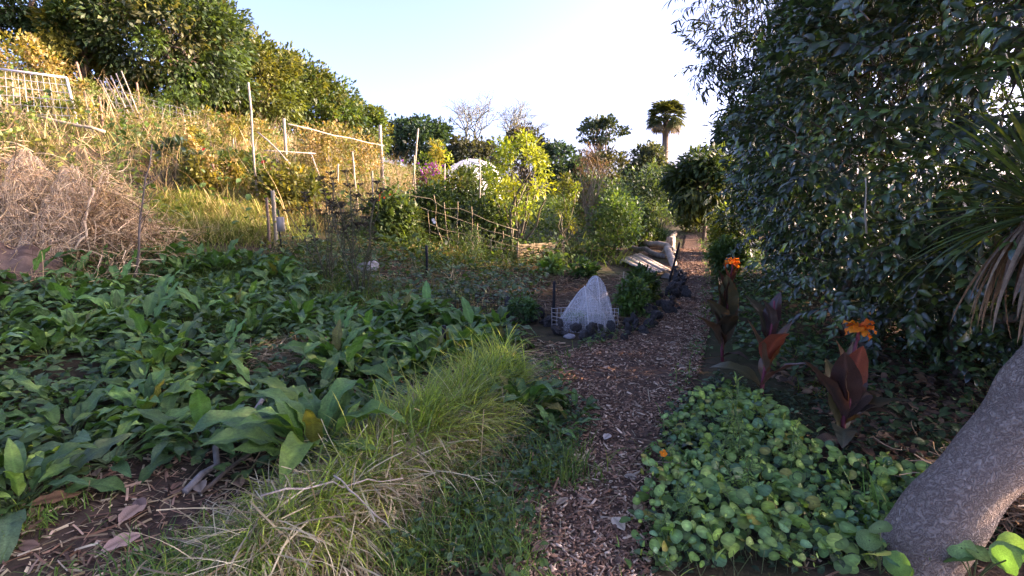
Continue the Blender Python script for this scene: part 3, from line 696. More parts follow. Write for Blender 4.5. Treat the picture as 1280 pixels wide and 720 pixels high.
def big_nast(px,py,lab,k):
    g=G(px,py); root=thing('nasturtium_plant',lab,'plant',g); s=MB(); l=MB()
    for i in range(k):
        q=np.array([rng.normal()*.07,rng.normal()*.05,rng.uniform(.08,.2)]); tube(s,curve((0,0,0),q,-.02,4),.003,5,(.10,.13,.05),cap=False)
        l.inst(DISC,frames(rng.normal(size=(1,3)),np.array([[-.1,-.5,1]])+rng.normal(size=(1,3))*.2),q[None],pick([(.08,.16,.045),(.11,.18,.05)],1),np.array([rng.uniform(.04,.055)]))
    s.build('stem',M_STEM,root); l.build('leaves',M_NAST,root)
big_nast(1215,735,'big nasturtium leaves right of the leaning trunk foot',7)
big_nast(1100,720,'nasturtium with large bright leaf against the leaning trunk',4)

# herbs with whorled narrow leaves
def herb(px,py,hpx,lab):
    g=G(px,py); h=hpx/F_PX*depth(g); root=thing('leafy_herb',lab,'plant',g,0,'upright herbs in the nasturtium'); s=MB(); l=MB()
    for k in range(3):
        tip=np.array([rng.normal()*.05,rng.normal()*.05,h*rng.uniform(.7,1)]) if k else np.array([.0,0,h])
        c=wiggle((rng.normal()*.02,rng.normal()*.02,0),tip,8,.02); tube(s,c,np.linspace(.004,.002,8),5,(.08,.14,.05),cap=False)
        n=60; f=rng.uniform(.15,1,n); p=np.stack([np.interp(f,np.linspace(0,1,8),c[:,i]) for i in range(3)],-1)
        a=rng.uniform(0,6.3,n); d=np.stack([np.cos(a),np.sin(a),.3+1.3*(f>.88)],-1)
        l.inst(LT_NARROW,frames(d,np.tile((0,0,1.),(n,1))+rng.normal(size=(n,3))*.2),p,pick([(.15,.25,.07),(.12,.22,.06),(.18,.28,.08)],n),h*.17*rng.uniform(.6,1.1,n)*(1.1-.4*f))
    s.build('stem',M_STEM,root); l.build('leaves',M_GRASS,root)
herb(912,590,120,'tallest leafy herb stem at the path edge before the cannas')
herb(935,640,90,'leafy herb stems in the middle of the nasturtium')
herb(845,660,70,'short leafy herb clump on the path side of nasturtium')
herb(830,690,60,'lowest leafy herb nearest the camera beside the path')
herb(985,600,70,'leafy herb rising between nasturtium leaves near the flowering canna')

# ------------------------------------------------------------------ cannas
CAN=[(.075,.045,.036),(.09,.042,.034),(.062,.055,.036),(.11,.07,.038)]
CGR=[(.075,.075,.035),(.06,.065,.04)]
CL=[strip(18,lance(.2,.42,.02),9,.28,.1,a,wave=.10,rib=1.6,ripple=.03) for a in (.4,.9,1.5)]
def canna(px,py,h,leaves,flower,lab):
    g=G(px,py); root=thing('canna_lily',lab,'canna',g,0,'dark leaved cannas beside the path')
    s=MB(); top=np.array([.03,0,h]); c=wiggle((0,0,-.02),top,8,.012); tube(s,c,np.linspace(.016,.008,8),8,(.16,.03,.04)); s.build('stem',M_STEM,root)
    for (f,a,e,L,ci,k) in leaves:
        p=np.array([np.interp(f,np.linspace(0,1,8),c[:,i]) for i in range(3)])
        hv=np.array([cos(a),sin(a),0]); e=min(1.42,e*1.12+.14*(ci!=3)); dr=hv*cos(e)+np.array([0,0,sin(e)]); nn=-hv*sin(e)+np.array([0,0,cos(e)])+rng.normal(size=3)*.25
        mb=MB(); pal=CAN if ci<2 else CGR
        if ci==1: pal=[(.17,.055,.035),(.20,.075,.035)]
        if ci==3: pal=[(.12,.085,.06),(.09,.06,.045)]
        mb.inst(CL[k],frames(dr[None],nn[None]),p[None],pick(pal,1,.15),np.array([L*(1.22 if ci!=3 else .9)])); lo=mb.build('leaf',M_CANNA if ci!=3 else M_DRY,root)
        if ci==3: lo['label']='withered brown leaf'
    if flower:
        f_=MB(); tube(f_,[top+(0,0,.03),top+(0,0,.075)],(.009,.006),7,(.55,.10,.02)); fo=f_.build('flower',M_PETAL,root); n=11
        for k_ in range(n):
            a_=k_*2.4+rng.normal()*.2; e_=-.25+1.35*k_/n+rng.normal()*.1; d_=np.array([[cos(a_)*cos(e_),sin(a_)*cos(e_),sin(e_)]]); f_=MB()
            f_.inst(strip(8,lance(.33,.62,.12),7,.2,.3,1.7,wave=.35),frames(d_,np.array([[0,0,1.]])+rng.normal(size=(1,3))*.2),(top+(0,0,.05))[None],pick([(.85,.22,.015),(.88,.30,.02),(.78,.15,.012)],1,.08),np.array([rng.uniform(.055,.085)*flower])); f_.build('petal',M_PETAL,fo)
        b=MB(); tube(b,np.array([top-(0,0,.02),top+(0,0,.05)]),(.011,.008),7,(.24,.06,.07)); b.build('flower_stalk',M_STEM,root)
    return root
canna(903,452,.86,[(.1,2.6,1.1,.42,0,0),(.2,.3,1.15,.40,0,0),(.3,3.6,1.0,.38,2,1),(.4,1.2,1.2,.36,0,0),(.5,2.9,1.2,.34,0,0),(.6,5.2,1.2,.3,0,0),(.68,0,1.25,.28,1,0),(.25,4.6,.9,.34,0,1),(.05,5.5,.7,.3,3,2),(.75,3,1.3,.22,1,0),(.35,2.2,1.25,.4,0,0),(.45,4,1.25,.36,2,0),(.15,3.3,.9,.36,0,1)],1.1,'tall dark canna with small orange flower beside the path')
canna(952,500,.74,[(.1,2.8,.75,.36,2,2),(.2,.2,1.0,.4,0,0),(.3,3.4,1.0,.36,0,0),(.4,4.7,.9,.34,1,1),(.55,2.4,1.15,.34,2,1),(.6,.5,1.2,.3,0,0),(.7,4,1.3,.28,3,1),(.15,5.6,.8,.32,0,1)],0,'flowerless dark red canna between the two orange flowered ones')
canna(1050,565,.70,[(.3,3.0,.8,.36,0,0),(.42,4.55,1.25,.33,1,0),(.40,2.3,1.2,.33,0,0),(.40,.9,1.2,.32,0,0),(.25,.0,.55,.34,2,1),(.12,3.4,.3,.28,3,2),(.1,5.2,.4,.28,3,2),(.2,4.2,.5,.26,2,2),(.3,.3,.9,.34,3,2),(.28,5.9,.8,.34,3,2),(.35,3.7,1.1,.34,0,0),(.2,1.9,1.0,.36,2,0)],1.3,'canna with large orange flower over glowing red leaves')

# ------------------------------------------------------------------ stones along the bed
def rock_mesh(seed):
    r=np.random.default_rng(seed); me=bpy.data.meshes.new('lava_stone'); import bmesh
    bm=bmesh.new(); bmesh.ops.create_icosphere(bm,subdivisions=3,radius=1)
    ph=r.uniform(0,6,12); ax=unit(r.normal(size=(6,3))); sq=r.uniform(.55,1,3); cut=unit(r.normal(size=(7,3))); cd=r.uniform(.55,.85,7)
    for v in bm.verts:
        c=np.array(v.co)
        for a,d in zip(cut,cd):
            k=c@a
            if k>d: c=c-a*(k-d)*.9
        for i in range(6): c=c*(1+.05*sin(c@ax[i]*(3+i*1.7)+ph[i]))
        v.co=c*sq*np.array([1,1,.8])
    bm.to_mesh(me); bm.free(); me.materials.append(M_ROCK); return me
RM=[rock_mesh(i) for i in range(7)]
edge=np.array([G(*q) for q in ((640,398),(690,408),(718,424),(745,428),(775,424),(803,414),(828,398),(846,378),(853,360),(852,345))])
er=resample(edge,44); stones=[]
for i,p in enumerate(er):
    for row in range(2):
        r=rng.uniform(.055,.12)*(1 if row==0 else .85); o=bpy.data.objects.new('lava_stone',RM[rng.integers(7)]); C.objects.link(o)
        x,y=p[0]+rng.normal()*.05-(.04*row), p[1]+rng.normal()*.05+.09*row
        o.location=(x,y,float(H(x,y))+r*.35+.07*row); o.scale=(r*rng.uniform(.9,1.3),r,r*rng.uniform(.6,.9)); o.rotation_euler=tuple(rng.uniform(0,6,3))
        if i<12: lab='black lava stone in the edging below the white net tent'
        elif i<28: lab='black lava stone on the bend of the bed edging'
        else: lab='black lava stone in the far stretch of edging beside the path'
        tag(o,lab,'stone','lava stones edging the bed')
for px,py,r,lab in ((712,423,.07,'rounded grey stone at the corner of the stone edging'),(460,340,.2,'pale flat stone among dry stalks on the slope')):
    g=G(px,py); o=bpy.data.objects.new('stone',RM[2].copy()); C.objects.link(o); o.data.materials[0]=rough_mat('grey_stone',(.20,.19,.19),(.36,.34,.33),9,.85,.5)
    o.location=g+np.array([0,0,r*.35]); o.scale=(r*1.2,r,r*.7); o.rotation_euler=(0,0,rng.uniform(0,6)); tag(o,lab,'stone')

# raised bed floor behind the edging: straw mulch
MUL=ground_poly([(590,345),(660,330),(700,340),(735,345),(780,345),(815,352),(845,360),(820,396),(770,418),(710,414),(650,395),(600,372)])
mb=MB(); p=scatter(MUL,5200); n=len(p); p[:,2]+=.01+rng.uniform(0,.05,n); d=rng.normal(size=(n,3)); d[:,2]*=.15
mb.inst(strip(2,lambda t:.5,2,0,.15,.4),frames(d,rng.normal(size=(n,3))*.4+(0,0,1)),p,pick(STR+CHIPC,n,.2)*.75,np.stack([rng.uniform(.004,.009,n),rng.uniform(.06,.22,n),rng.uniform(.06,.22,n)],-1))
tag(mb.build('straw_mulch',M_DRY),'brown straw mulch on the bed behind the stone edging','straw',kind='stuff')

# ------------------------------------------------------------------ net tent
nb=G(735,410); sc=1.0
root=thing('net_tent','white net tent over a bed behind the wire','crop cover',nb,.12)
def dome(mb,cx,cy,w,d,h,ph):
    n=23; V=[]
    for i in range(n):
        for j in range(n):
            a,b=i/(n-1)*2-1,j/(n-1)*2-1; r=max(abs(a),abs(b)); k=r/max(1e-6,math.hypot(a,b)); k=.45*k+.55
            fold=1+.05*sin(math.atan2(b,a)*9+ph)*r
            V.append((cx+a*k*w*.5*fold,cy+b*k*d*.5*fold,h*(1-r**(1.35 if ph==0 else 2.2))*(1+.03*sin(a*7+b*5+ph))))
    mb.add(V,[(i*n+j,(i+1)*n+j,(i+1)*n+j+1,i*n+j+1) for i in range(n-1) for j in range(n-1)])
    V=np.array(V).reshape(n,n,3)*1.004
    for i in range(1,n,3): tube(mb,V[i],.0016,3,(1,1,1),1,cap=False); tube(mb,V[:,i],.0016,3,(1,1,1),1,cap=False)
for cx,cy,w,d,h,ph in ((-.05,.0,.60,.46,.46,0),(.11,.12,.40,.5,.55,2)):
    mb=MB(); dome(mb,cx,cy,w,d,h,ph); mb.build('net',[M_NETW,M_METAL],root)
    mb=MB(); b_=np.linspace(-1,1,17); tube(mb,np.stack([cx+b_*w*.5,np.full(17,cy),h*(1-np.abs(b_)**(1.35 if ph==0 else 2.2))+.004],-1),.0055,6); mb.build('hoop',M_METAL,root)
    mb=MB(); tube(mb,np.stack([np.full(17,cx),cy+b_*d*.5,h*(1-np.abs(b_)**(1.35 if ph==0 else 2.2))+.012],-1),.0055,6); mb.build('hoop',M_METAL,root)
mb=MB()
for k in range(5):
    n=24; a=rng.uniform(0,6.3,n); c0=np.array([rng.uniform(-.22,.25),rng.uniform(-.1,.2),.0])
    mb.inst(WEED,frames(np.stack([np.cos(a),np.sin(a),rng.uniform(.2,1.4,n)],-1),np.tile((0,0,1.),(n,1))),np.tile(c0,(n,1))+np.stack([np.zeros(n),np.zeros(n),rng.uniform(0,.1,n)],-1),pick([(.09,.17,.04)],n),rng.uniform(.1,.18,n))
o=mb.build('lettuce',M_NAST); o.location=nb; tag(o,'pale green seedlings inside the white net tent','vegetable')

def post(name,label,px,py,top,r,mat,group=None,col=(1,1,1),lean=0,d=None,cat='post',ns=7):
    g=G(px,py) if d is None else None
    if d is not None:
        q=P(px,py,d); g=np.array([q[0],q[1],float(H(q[0],q[1]))])
    dd=depth(g); tp=P(px+lean,top,dd); h=tp[2]-g[2]
    mb=MB(); tube(mb,wiggle((0,0,-.2),(lean/F_PX*dd,0,h),6,.004),np.linspace(r,r*.9,6),ns,col)
    o=mb.build(name,mat); o.location=g; tag(o,label,cat,group); return o,g,h
def wire_fence(label,a,b,h,cell,mat=M_WIRE,r=.0022,name='wire_fence',sag=.0):
    a=np.array(a,float); b=np.array(b,float); L=np.linalg.norm(b-a); mb=MB()
    nv=int(L/cell)+1; nh=int(h/cell)+1
    for i in range(nv+1):
        q=a+(b-a)*i/nv; zz=float(H(q[0],q[1])); tube(mb,[(q[0],q[1],zz),(q[0]+rng.normal()*.01,q[1],zz+h)],r,4,cap=False)
    for j in range(nh+1):
        pts=[]; 
        for i in range(nv+1):
            q=a+(b-a)*i/nv; pts.append((q[0],q[1],float(H(q[0],q[1]))+h*j/nh+.01*sin(i*.8+j)))
        tube(mb,pts,r,4,cap=False)
    o=mb.build(name,mat); return tag(o,label,'fence')
post('black_post','black post at the left corner of the white net tent',692,408,350,.018,M_BLACK,'short black posts')
post('black_post','short black post standing in front of the soil bed',534,345,306,.022,M_BLACK,'short black posts')
post('black_post','short black post among comfrey by the grass mound',556,452,405,.022,M_BLACK,'short black posts')
post('black_post','black post leaning at the near end of the log bed',833,352,302,.02,M_BLACK,'short black posts',lean=14)
wire_fence('low wire fence in front of the white net tent',G(690,412)[:2],G(772,412)[:2],.24,.05,M_METAL,.0022)
wire_fence('dark wire netting between comfrey and straw bed',G(560,388)[:2],G(690,408)[:2],.26,.05,M_BLACK)

# log edged bed and old boards near the path end
def log(name,label,a,b,r0,r1,mat=None,cat='log',group='logs around the far bed',col=(1.3,1.3,1.3)):
    a=np.array(a,float); b=np.array(b,float); mb=MB(); tube(mb,wiggle((0,0,0),b-a,9,.012),np.interp(np.linspace(0,1,9),[0,1],[r0,r1]),10,col)
    o=mb.build(name,mat or M_WOOD); o.location=a; return tag(o,label,cat,group)
e=np.array
log('log','pale weathered log along the back of the far bed',G(786,302)+e([0,0,.12]),G(838,318)+e([0,0,.10]),.08,.06)
log('log','thinner dark log below the pale one in the far bed',G(786,312)+e([0,0,.05]),G(832,324)+e([0,0,.06]),.05,.05,col=(.6,.6,.6))
log('log','pale split log standing along the path edge',G(832,348)+e([0,0,.02]),G(843,300)+e([0,0,.16]),.075,.06)
post('wooden_block','square grey timber end post at the far corner of the log bed',838,312,296,.11,M_WOOD,None,(1.2,1.2,1.2),cat='timber',ns=4)
bd=G(812,342); mb=MB(); c=[G(776,330),G(812,352),G(838,346),G(800,318)]
z=max(q[2] for q in c)+.035
for k in range(5):
    f0,f1=k/5,(k+.92)/5; A=c[0]*(1-f0)+c[3]*f0; B=c[1]*(1-f0)+c[2]*f0; A2=c[0]*(1-f1)+c[3]*f1; B2=c[1]*(1-f1)+c[2]*f1
    V=[(*q[:2],z+dz+.01*(k%2)) for dz in (-.025,0) for q in (A,B,B2,A2)]
    mb.add(V,[(0,1,2,3)[::-1],(4,5,6,7),(0,1,5,4),(1,2,6,5),(2,3,7,6),(3,0,4,7)],None,(1.75,1.75,1.8))
for q in c: tube(mb,[(q[0],q[1],q[2]-.05),(q[0],q[1],z-.026)],.03,5,(.7,.7,.7))
tag(mb.build('board_cover',M_WOOD,smooth=False),'pale board platform lying over the far bed beside the path','boards')
o,_,_=post('wooden_stake','thin leaning bamboo cane beside the net tent',770,395,338,.008,M_WOOD,None,(1.2,1.1,.8),lean=8,cat='cane')

# trellis of bamboo canes
ta=G(508,300); tb2=G(640,326)
root=thing('bamboo_trellis','bamboo cane trellis standing before the bright sapling','trellis',ta)
T=tb2-ta
for k in range(11):
    f=k/10; q=T*f; h=.95-.3*f+rng.normal()*.16; mb=MB(); tube(mb,wiggle(q-(0,0,.1)+T*rng.normal()*.02,q+np.array([rng.normal()*.09,rng.normal()*.05,h]),6,.02),.0075,6,(1.1,.95,.72)); mb.build('upright_cane',M_WOOD,root)
for f in (.25,.5,.75,.97):
    mb=MB(); tube(mb,wiggle(np.array([-.1,rng.normal()*.03,.9*f+rng.normal()*.05]),T+np.array([.1,0,.6*f+rng.normal()*.05]),9,.012),.0065,6,(1.15,1.0,.75)); mb.build('cross_cane',M_WOOD,root)
# wattle panel
wa=G(646,332); wb=G(705,326); root=thing('wattle_panel','small woven brushwood panel below the bright sapling','panel',wa)
mb=MB(); D=wb-wa; nrm=unit(np.array([[-D[1],D[0],0]]))[0]
for k in range(16):
    h=.03+k*.022; t=np.linspace(0,1,25); pts=D*t[:,None]+np.array([0,0,h])+nrm*(.018*np.sin(t*20+(k%2)*pi))[:,None]; tube(mb,pts,.011,5,(.62,.6,.45))
mb.build('weave',M_WOOD,root)
for f in (.02,.34,.66,.98):
    mb=MB(); tube(mb,[D*f-(0,0,.1),D*f+np.array([0,0,.42])],.016,6,(.7,.65,.5)); mb.build('stake',M_WOOD,root)

# stakes, poles, frames on the slope
SL='stakes on the slope'
post('garden_stake','tall pale pole standing alone on the sunny slope',323,262,108,.019,M_WOOD,SL,(1.2,1.08,.92),cat='pole')
post('garden_stake','short brown stake at the shade edge, left of its pale neighbour',338,310,247,.022,M_WOOD,SL,(.7,.55,.45),cat='stake')
post('garden_stake','short pale stake at the shade edge, right of the brown one',346,308,238,.03,M_WOOD,SL,(1.2,1.05,.85),cat='stake')
post('garden_stake','thin dark stake carrying a pale board at the shade edge',352,318,262,.012,M_BLACK,SL,cat='stake')
post('garden_stake','whitish post of the pole frame on the slope',361,236,150,.03,M_WOOD,SL,(1.2,1.08,.92),cat='post',d=11)
post('garden_stake','tall grey post left of the lime coloured flowers',478,225,158,.05,M_WOOD,SL,(1.3,1.25,1.15),cat='post',d=15)
post('garden_stake','slim leaning pole against the dark evergreen',512,205,162,.03,M_WOOD,SL,(1.2,1.08,.92),lean=12,cat='pole',d=17)
post('garden_stake','rusty dark stake under the metal gate frame',47,178,125,.03,M_WOOD,SL,(.5,.4,.35),cat='stake',d=12)
post('garden_stake','rusty dark stake at the right end of the fallen rail',131,178,122,.03,M_WOOD,SL,(.5,.38,.32),cat='stake',d=12)
post('garden_stake','brown stake leaning behind the fallen rail',68,145,118,.03,M_WOOD,SL,(.6,.42,.35),lean=-6,cat='stake',d=13)
post('garden_stake','leaning brown stick before the dark tree',112,128,80,.03,M_WOOD,SL,(.6,.48,.4),lean=-10,cat='stick',d=13)
post('garden_stake','brown stick below the large glossy tree',178,140,105,.025,M_WOOD,SL,(.6,.45,.38),lean=-3,cat='stick',d=14)
post('garden_stake','thin stake near the middle of the trellis',500,285,230,.012,M_WOOD,SL,(1.2,1.0,.7),cat='stake')
post('garden_stake','thin stake left of the trellis',520,262,195,.015,M_WOOD,SL,(1.3,1.1,.8),cat='stake',d=12)
for px,py,tp_,r_,d_,ln,lab in ((420,250,205,.02,11,5,'thin pale stake in the golden weeds right of the pole frame'),(447,240,190,.02,12,-4,'thin pale stake left of the tall grey post'),(465,250,214,.018,11,2,'short pale stake below the tall grey post'),(288,215,165,.02,13,9,'leaning cane left of the tall pale pole'),(248,210,160,.02,13,-7,'leaning cane above the rosette shrubs'),(232,190,150,.02,14,3,'cane at the end of the wire netting'),(600,262,200,.018,13,0,'pale cane left of the bright sapling'),(555,250,205,.018,13,2,'pale cane among the flowers before the tunnel'),(276,262,205,.02,9.6,-5,'dark red stick left of the tall pale pole')):
    post('garden_stake',lab,px,py,tp_,r_,M_WOOD,SL,(1.2,1.08,.92) if 'dark' not in lab else (.6,.4,.35),lean=ln,cat='stake',d=d_)
q=P(352,270,8.0); mb=MB(); box(mb,(0,0,0),(.10,.03,.2),None,(1.6,1.65,1.7)); bo=mb.build('pale_board',M_WOOD,smooth=False); g=G(352,318); bo.location=(g[0]+.03,g[1]-.03,g[2]+.42); tag(bo,'small pale board fixed on the thin dark stake','board')
# pole frame
root=thing('pole_frame','rough frame of whitish poles on the dry slope','frame',P(360,190,11))
for a,b in (((330,188,10.6),(394,192,11.2)),((388,190,11.2),(402,228,11)),((345,200,10.8),(400,245,10.6)),((360,155,11.1),(480,182,14)),((322,165,10.5),(385,225,10.6))):
    mb=MB(); A=P(*a)-P(360,190,11); B=P(*b)-P(360,190,11); tube(mb,wiggle(A,B,6,.008),.014,6,(1.3,1.18,1.0)); mb.build('pole',M_WOOD,root)
# gate frame
o0=P(40,140,11.0); root=thing('gate_frame','white metal mesh gate leaning on the upper slope','gate',o0)
cs=[P(-25,83,10.8)-o0,P(83,97,11.1)-o0,P(97,155,11.1)-o0,P(-25,150,10.8)-o0]
mb=MB()
for i in (0,1): tube(mb,[cs[i],cs[i+1]],.022,6)
mb.build('frame',M_METAL,root)
mb=MB()
for k in range(1,14): f=k/14; tube(mb,[cs[0]*(1-f)+cs[1]*f,cs[3]*(1-f)+cs[2]*f],.0035,4,cap=False)
for k in range(1,6): f=k/6; tube(mb,[cs[0]*(1-f)+cs[3]*f,cs[1]*(1-f)+cs[2]*f],.006,4,cap=False)
mb.build('mesh_panel',M_METAL,root)
a,b=P(46,145,10.6),P(131,165,10.7); mb=MB(); tube(mb,wiggle((0,0,0),b-a,6,.006),.035,6,(1.2,1.08,.92)); o=mb.build('fallen_rail',M_WOOD); o.location=a; tag(o,'pale fallen rail between two dark stakes','rail')
a,b=P(165,155,13.5),P(125,100,13); root=thing('cane_bundle','bundle of pale canes leaning below the dark trees','canes',a)
for k in range(5):
    mb=MB(); tube(mb,wiggle(np.array([k*.12,0,-.6]),b-a+np.array([k*.13,0,.05*k]),5,.01),.014,5,(1.5,1.35,1.1)); mb.build('cane',M_WOOD,root)
# fence along slope
fa=P(140,172,13.5); fb=P(250,170,14.5); wire_fence('thin wire netting fence along the dry slope',fa[:2],fb[:2],.7,.16,M_WIRE,.0035)

# ------------------------------------------------------------------ brush pile with net, brown mound
bp=G(95,318); bp=np.array([bp[0],bp[1],float(H(bp[0],bp[1]))]); dd=depth(bp); W=dd/F_PX
LUMPS=[(-100,.2,100,40,.6),(-45,.1,112,34,.6),(0,0,92,30,.55),(42,.2,104,24,.55),(72,.1,66,22,.45),(-20,.6,110,45,.5)]
def pile_h(x,y):
    z=np.zeros(np.shape(x))
    for cx,cy,hh,w,wy in LUMPS: z=np.maximum(z,hh*W*np.exp(-(((x-cx*W)/(w*W))**2+((y-cy)/wy)**2)*1.2))
    return z*(1+.12*np.sin(x*6+y*3)+.08*np.sin(y*9-x*4))
mb=MB(); n=8500; x=rng.uniform(-150*W,100*W,n); y=rng.normal(0,.5,n); z=pile_h(x,y)*rng.uniform(.15,1.1,n)
g0=H(bp[0]+x,bp[1]+y)-bp[2]; p=np.stack([x,y,g0+z],-1); d=rng.normal(size=(n,3)); d[:,2]=d[:,2]*.8-.1; L=rng.uniform(.12,.65,n)
BRC=[(.48,.34,.18),(.38,.26,.13),(.64,.49,.29),(.09,.06,.035),(.22,.145,.08)]
mb.inst(strip(5,lambda t:.5*(1-.5*t),2,0,.5,2.0),frames(d,rng.normal(size=(n,3))+(0,0,.7)),p,pick(BRC,n,.25),np.stack([rng.uniform(.004,.012,n),L,L],-1))
for k in range(120):
    i=rng.integers(n); v=rng.normal(size=3)*np.array([.3,.22,.28]); tube(mb,wiggle(p[i],p[i]+v,7,.12),np.linspace(.009,.003,7),4,pick(BRC,1)[0],cap=False)
mo=mb.build('brush_pile',M_DRY); mo.location=bp; tag(mo,'tall tangled heap of dry brown brush at left edge','brush pile')
mb=MB(); n,m=70,46; V=[]
for i in range(n):
    for j in range(m):
        u_=i/(n-1); v_=j/(m-1); x=(-75+u_*110)*W; y=-.95+1.15*v_
        x+=.10*sin(v_*9)*(.5-u_)+.05*sin(v_*23+u_*9)
        zz=float(pile_h(x,y))*.98+.06+.035*sin(i*.9+j*.4)+.03*sin(i*.35-j*1.1)+.10*math.exp(-((x+10*W)/(6*W))**2)
        V.append((x,y,float(H(bp[0]+x,bp[1]+y))-bp[2]+max(.05,zz)))
Q=[(i*m+j,i*m+j+1,(i+1)*m+j+1,(i+1)*m+j) for i in range(n-1) for j in range(m-1)]
V=np.array(V); mb.add(V,Q); no=mb.build('garden_netting',M_NETT); no.location=bp; tag(no,'pale tan netting draped over the brush heap','netting')
mb=MB(); tube(mb,V.reshape(n,m,3)[:,0],.012,5,(.62,.48,.30)); tube(mb,V.reshape(n,m,3)[0],.012,5,(.62,.48,.30)); tube(mb,V.reshape(n,m,3)[-1],.012,5,(.62,.48,.30))
for i in range(0,n,2): tube(mb,V.reshape(n,m,3)[i],.003,3,(.62,.48,.30),cap=False)
for j in range(0,m,2): tube(mb,V.reshape(n,m,3)[:,j],.003,3,(.62,.48,.30),cap=False)
mb.build('net_cords',M_DRY,no)
sg=G(8,345); mb=MB(); n,m=30,18; V=[]
for i in range(n):
    for j in range(m):
        a,b=i/(n-1)*2-1,j/(m-1)*2-1; x,y=a*.7,b*.45; r=max(0,1-(abs(a)**2.4+abs(b)**2.4)); V.append((x,y,float(H(sg[0]+x,sg[1]+y))-sg[2]-.03+.32*r**.6*(1+.12*sin(i*.8+j*.5)+.08*sin(j*1.9-i))))
mb.add(V,[(i*m+j,i*m+j+1,(i+1)*m+j+1,(i+1)*m+j) for i in range(n-1) for j in range(m-1)])
so_=mb.build('brown_sheet',rough_mat('brown_cloth',(.085,.052,.036),(.17,.11,.075),5,.9,.6,.03)); so_.location=sg; tag(so_,'humped brown cloth sheet lying before the brush pile','sheet')

# ------------------------------------------------------------------ dry grass of the sunny slope
SLOPE=np.array([(-18,8),(-9.5,7.2),(-6.3,6.6),(-4.4,6.9),(-3.2,8.2),(-2.6,12),(-2.4,16),(-3,27),(-16,27),(-20,16)])
GOLD=[(.44,.33,.15),(.36,.27,.11),(.52,.42,.24),(.24,.24,.07),(.17,.20,.05),(.38,.27,.14),(.14,.18,.045)]
mb=MB()
c=scatter(SLOPE,1500); near_=c[:,1]<9.5
clumped(mb,c[near_],.42,.012,[(.22,.27,.05),(.30,.30,.08),(.16,.22,.04),(.40,.33,.14)],26,.12,.4)
clumped(mb,c[~near_],.72,.015,GOLD,22,.2,.35)
clumped(mb,scatter(ground_poly([(175,302),(335,306),(350,262),(300,245),(210,245)]),260),.38,.012,[(.24,.28,.05),(.32,.30,.09),(.17,.23,.04),(.44,.35,.16)],28,.13,.45)
c=scatter(SLOPE,620); c=c[c[:,1]>9]; clumped(mb,c,1.15,.011,[(.5,.38,.2),(.42,.3,.17),(.55,.46,.28),(.30,.24,.1)],14,.14,.2)
tag(mb.build('dry_grass',M_DRY),'tall golden dry grass all over the sunny slope','dry grass',kind='stuff')
c=scatter(SLOPE,820); ci=np.repeat(np.arange(len(c)),34); n=len(ci); p=c[ci]+rng.normal(size=(n,3))*np.array([.22,.22,0]); p[:,2]=H(p[:,0],p[:,1])+rng.uniform(.03,1,n)*rng.uniform(.2,.9,len(c))[ci]; a=rng.uniform(0,6.3,n); mb=MB()
mb.inst(WEED,frames(np.stack([np.cos(a),np.sin(a),rng.normal(size=n)*.5],-1),rng.normal(size=(n,3))*.4+(0,0,1)),p,pick(OLIVE+YELG[1:2]+MIDG+MIDG,len(c),.3)[ci]*1.1,rng.uniform(.05,.15,n))
tag(mb.build('slope_weeds',M_LEAF),'leafy green weeds mixed into the dry slope','weeds',kind='stuff')
# grass and weeds of the valley floor further back
LIMEG=[(.07,.13,.03),(.09,.14,.035)]
VAL=np.array([(-3.2,8.2),(-1.5,8.5),(0.2,9.5),(2.0,10.2),(2.2,16),(9,20),(9,34),(-6,34),(-3,20),(-2.6,12)])
mb=MB(); clumped(mb,scatter(VAL,1100),.5,.016,GR+OLIVE,24,.2,.4)
c=scatter(VAL,420); ci=np.repeat(np.arange(len(c)),40); n=len(ci); p=c[ci]+rng.normal(size=(n,3))*np.array([.25,.25,0]); p[:,2]=H(p[:,0],p[:,1])+rng.uniform(.02,.9,n)*rng.uniform(.2,.8,len(c))[ci]; a=rng.uniform(0,6.3,n)
mb.inst(WEED,frames(np.stack([np.cos(a),np.sin(a),rng.normal(size=n)*.5],-1),rng.normal(size=(n,3))*.4+(0,0,1)),p,pick(MIDG+LIMEG,len(c),.2)[ci],rng.uniform(.06,.16,n))
tag(mb.build('valley_grass',M_GRASS),'green grass and herbs over the valley floor','grass',kind='stuff')
RB=ground_poly([(885,300),(900,330),(890,370),(890,420),(960,470),(1100,480),(1000,380),(960,310)])
weeds('weeds','small leafy weeds along the right side of the path',RB,2600,.09,[(.035,.075,.03),(.05,.10,.03),(.07,.12,.03)],.16)

def edge_weeds(E,label,lo,hi):
    k=rng.uniform(lo,hi,900)*88.9; i=k.astype(int); q=E[i]+rng.normal(size=(900,3))*np.array([.07,.07,0]); q=q[np.sin(k*.9)+.6*np.sin(k*2.3)>rng.normal(size=900)*.6]; n=len(q); q[:,2]=H(q[:,0],q[:,1])+rng.uniform(.01,.08,n); a=rng.uniform(0,6.3,n); mb=MB()
    mb.inst(WEED,frames(np.stack([np.cos(a),np.sin(a),rng.normal(size=n)*.4+.2],-1),rng.normal(size=(n,3))*.3+(0,0,1)),q,pick([(.07,.13,.035),(.09,.16,.04),(.06,.11,.04)],n),rng.uniform(.02,.07,n))
    blades(mb,q[::2],rng.uniform(.05,.16,len(q[::2])),.006,pick(BRG+GR,len(q[::2])),.5); return tag(mb.build('edge_weeds',M_GRASS),label,'weeds',kind='stuff')
edge_weeds(PL,'tiny weeds and grass creeping over the left path edge',.05,.5); edge_weeds(PR,'tiny weeds and grass creeping over the right path edge',.05,.9)
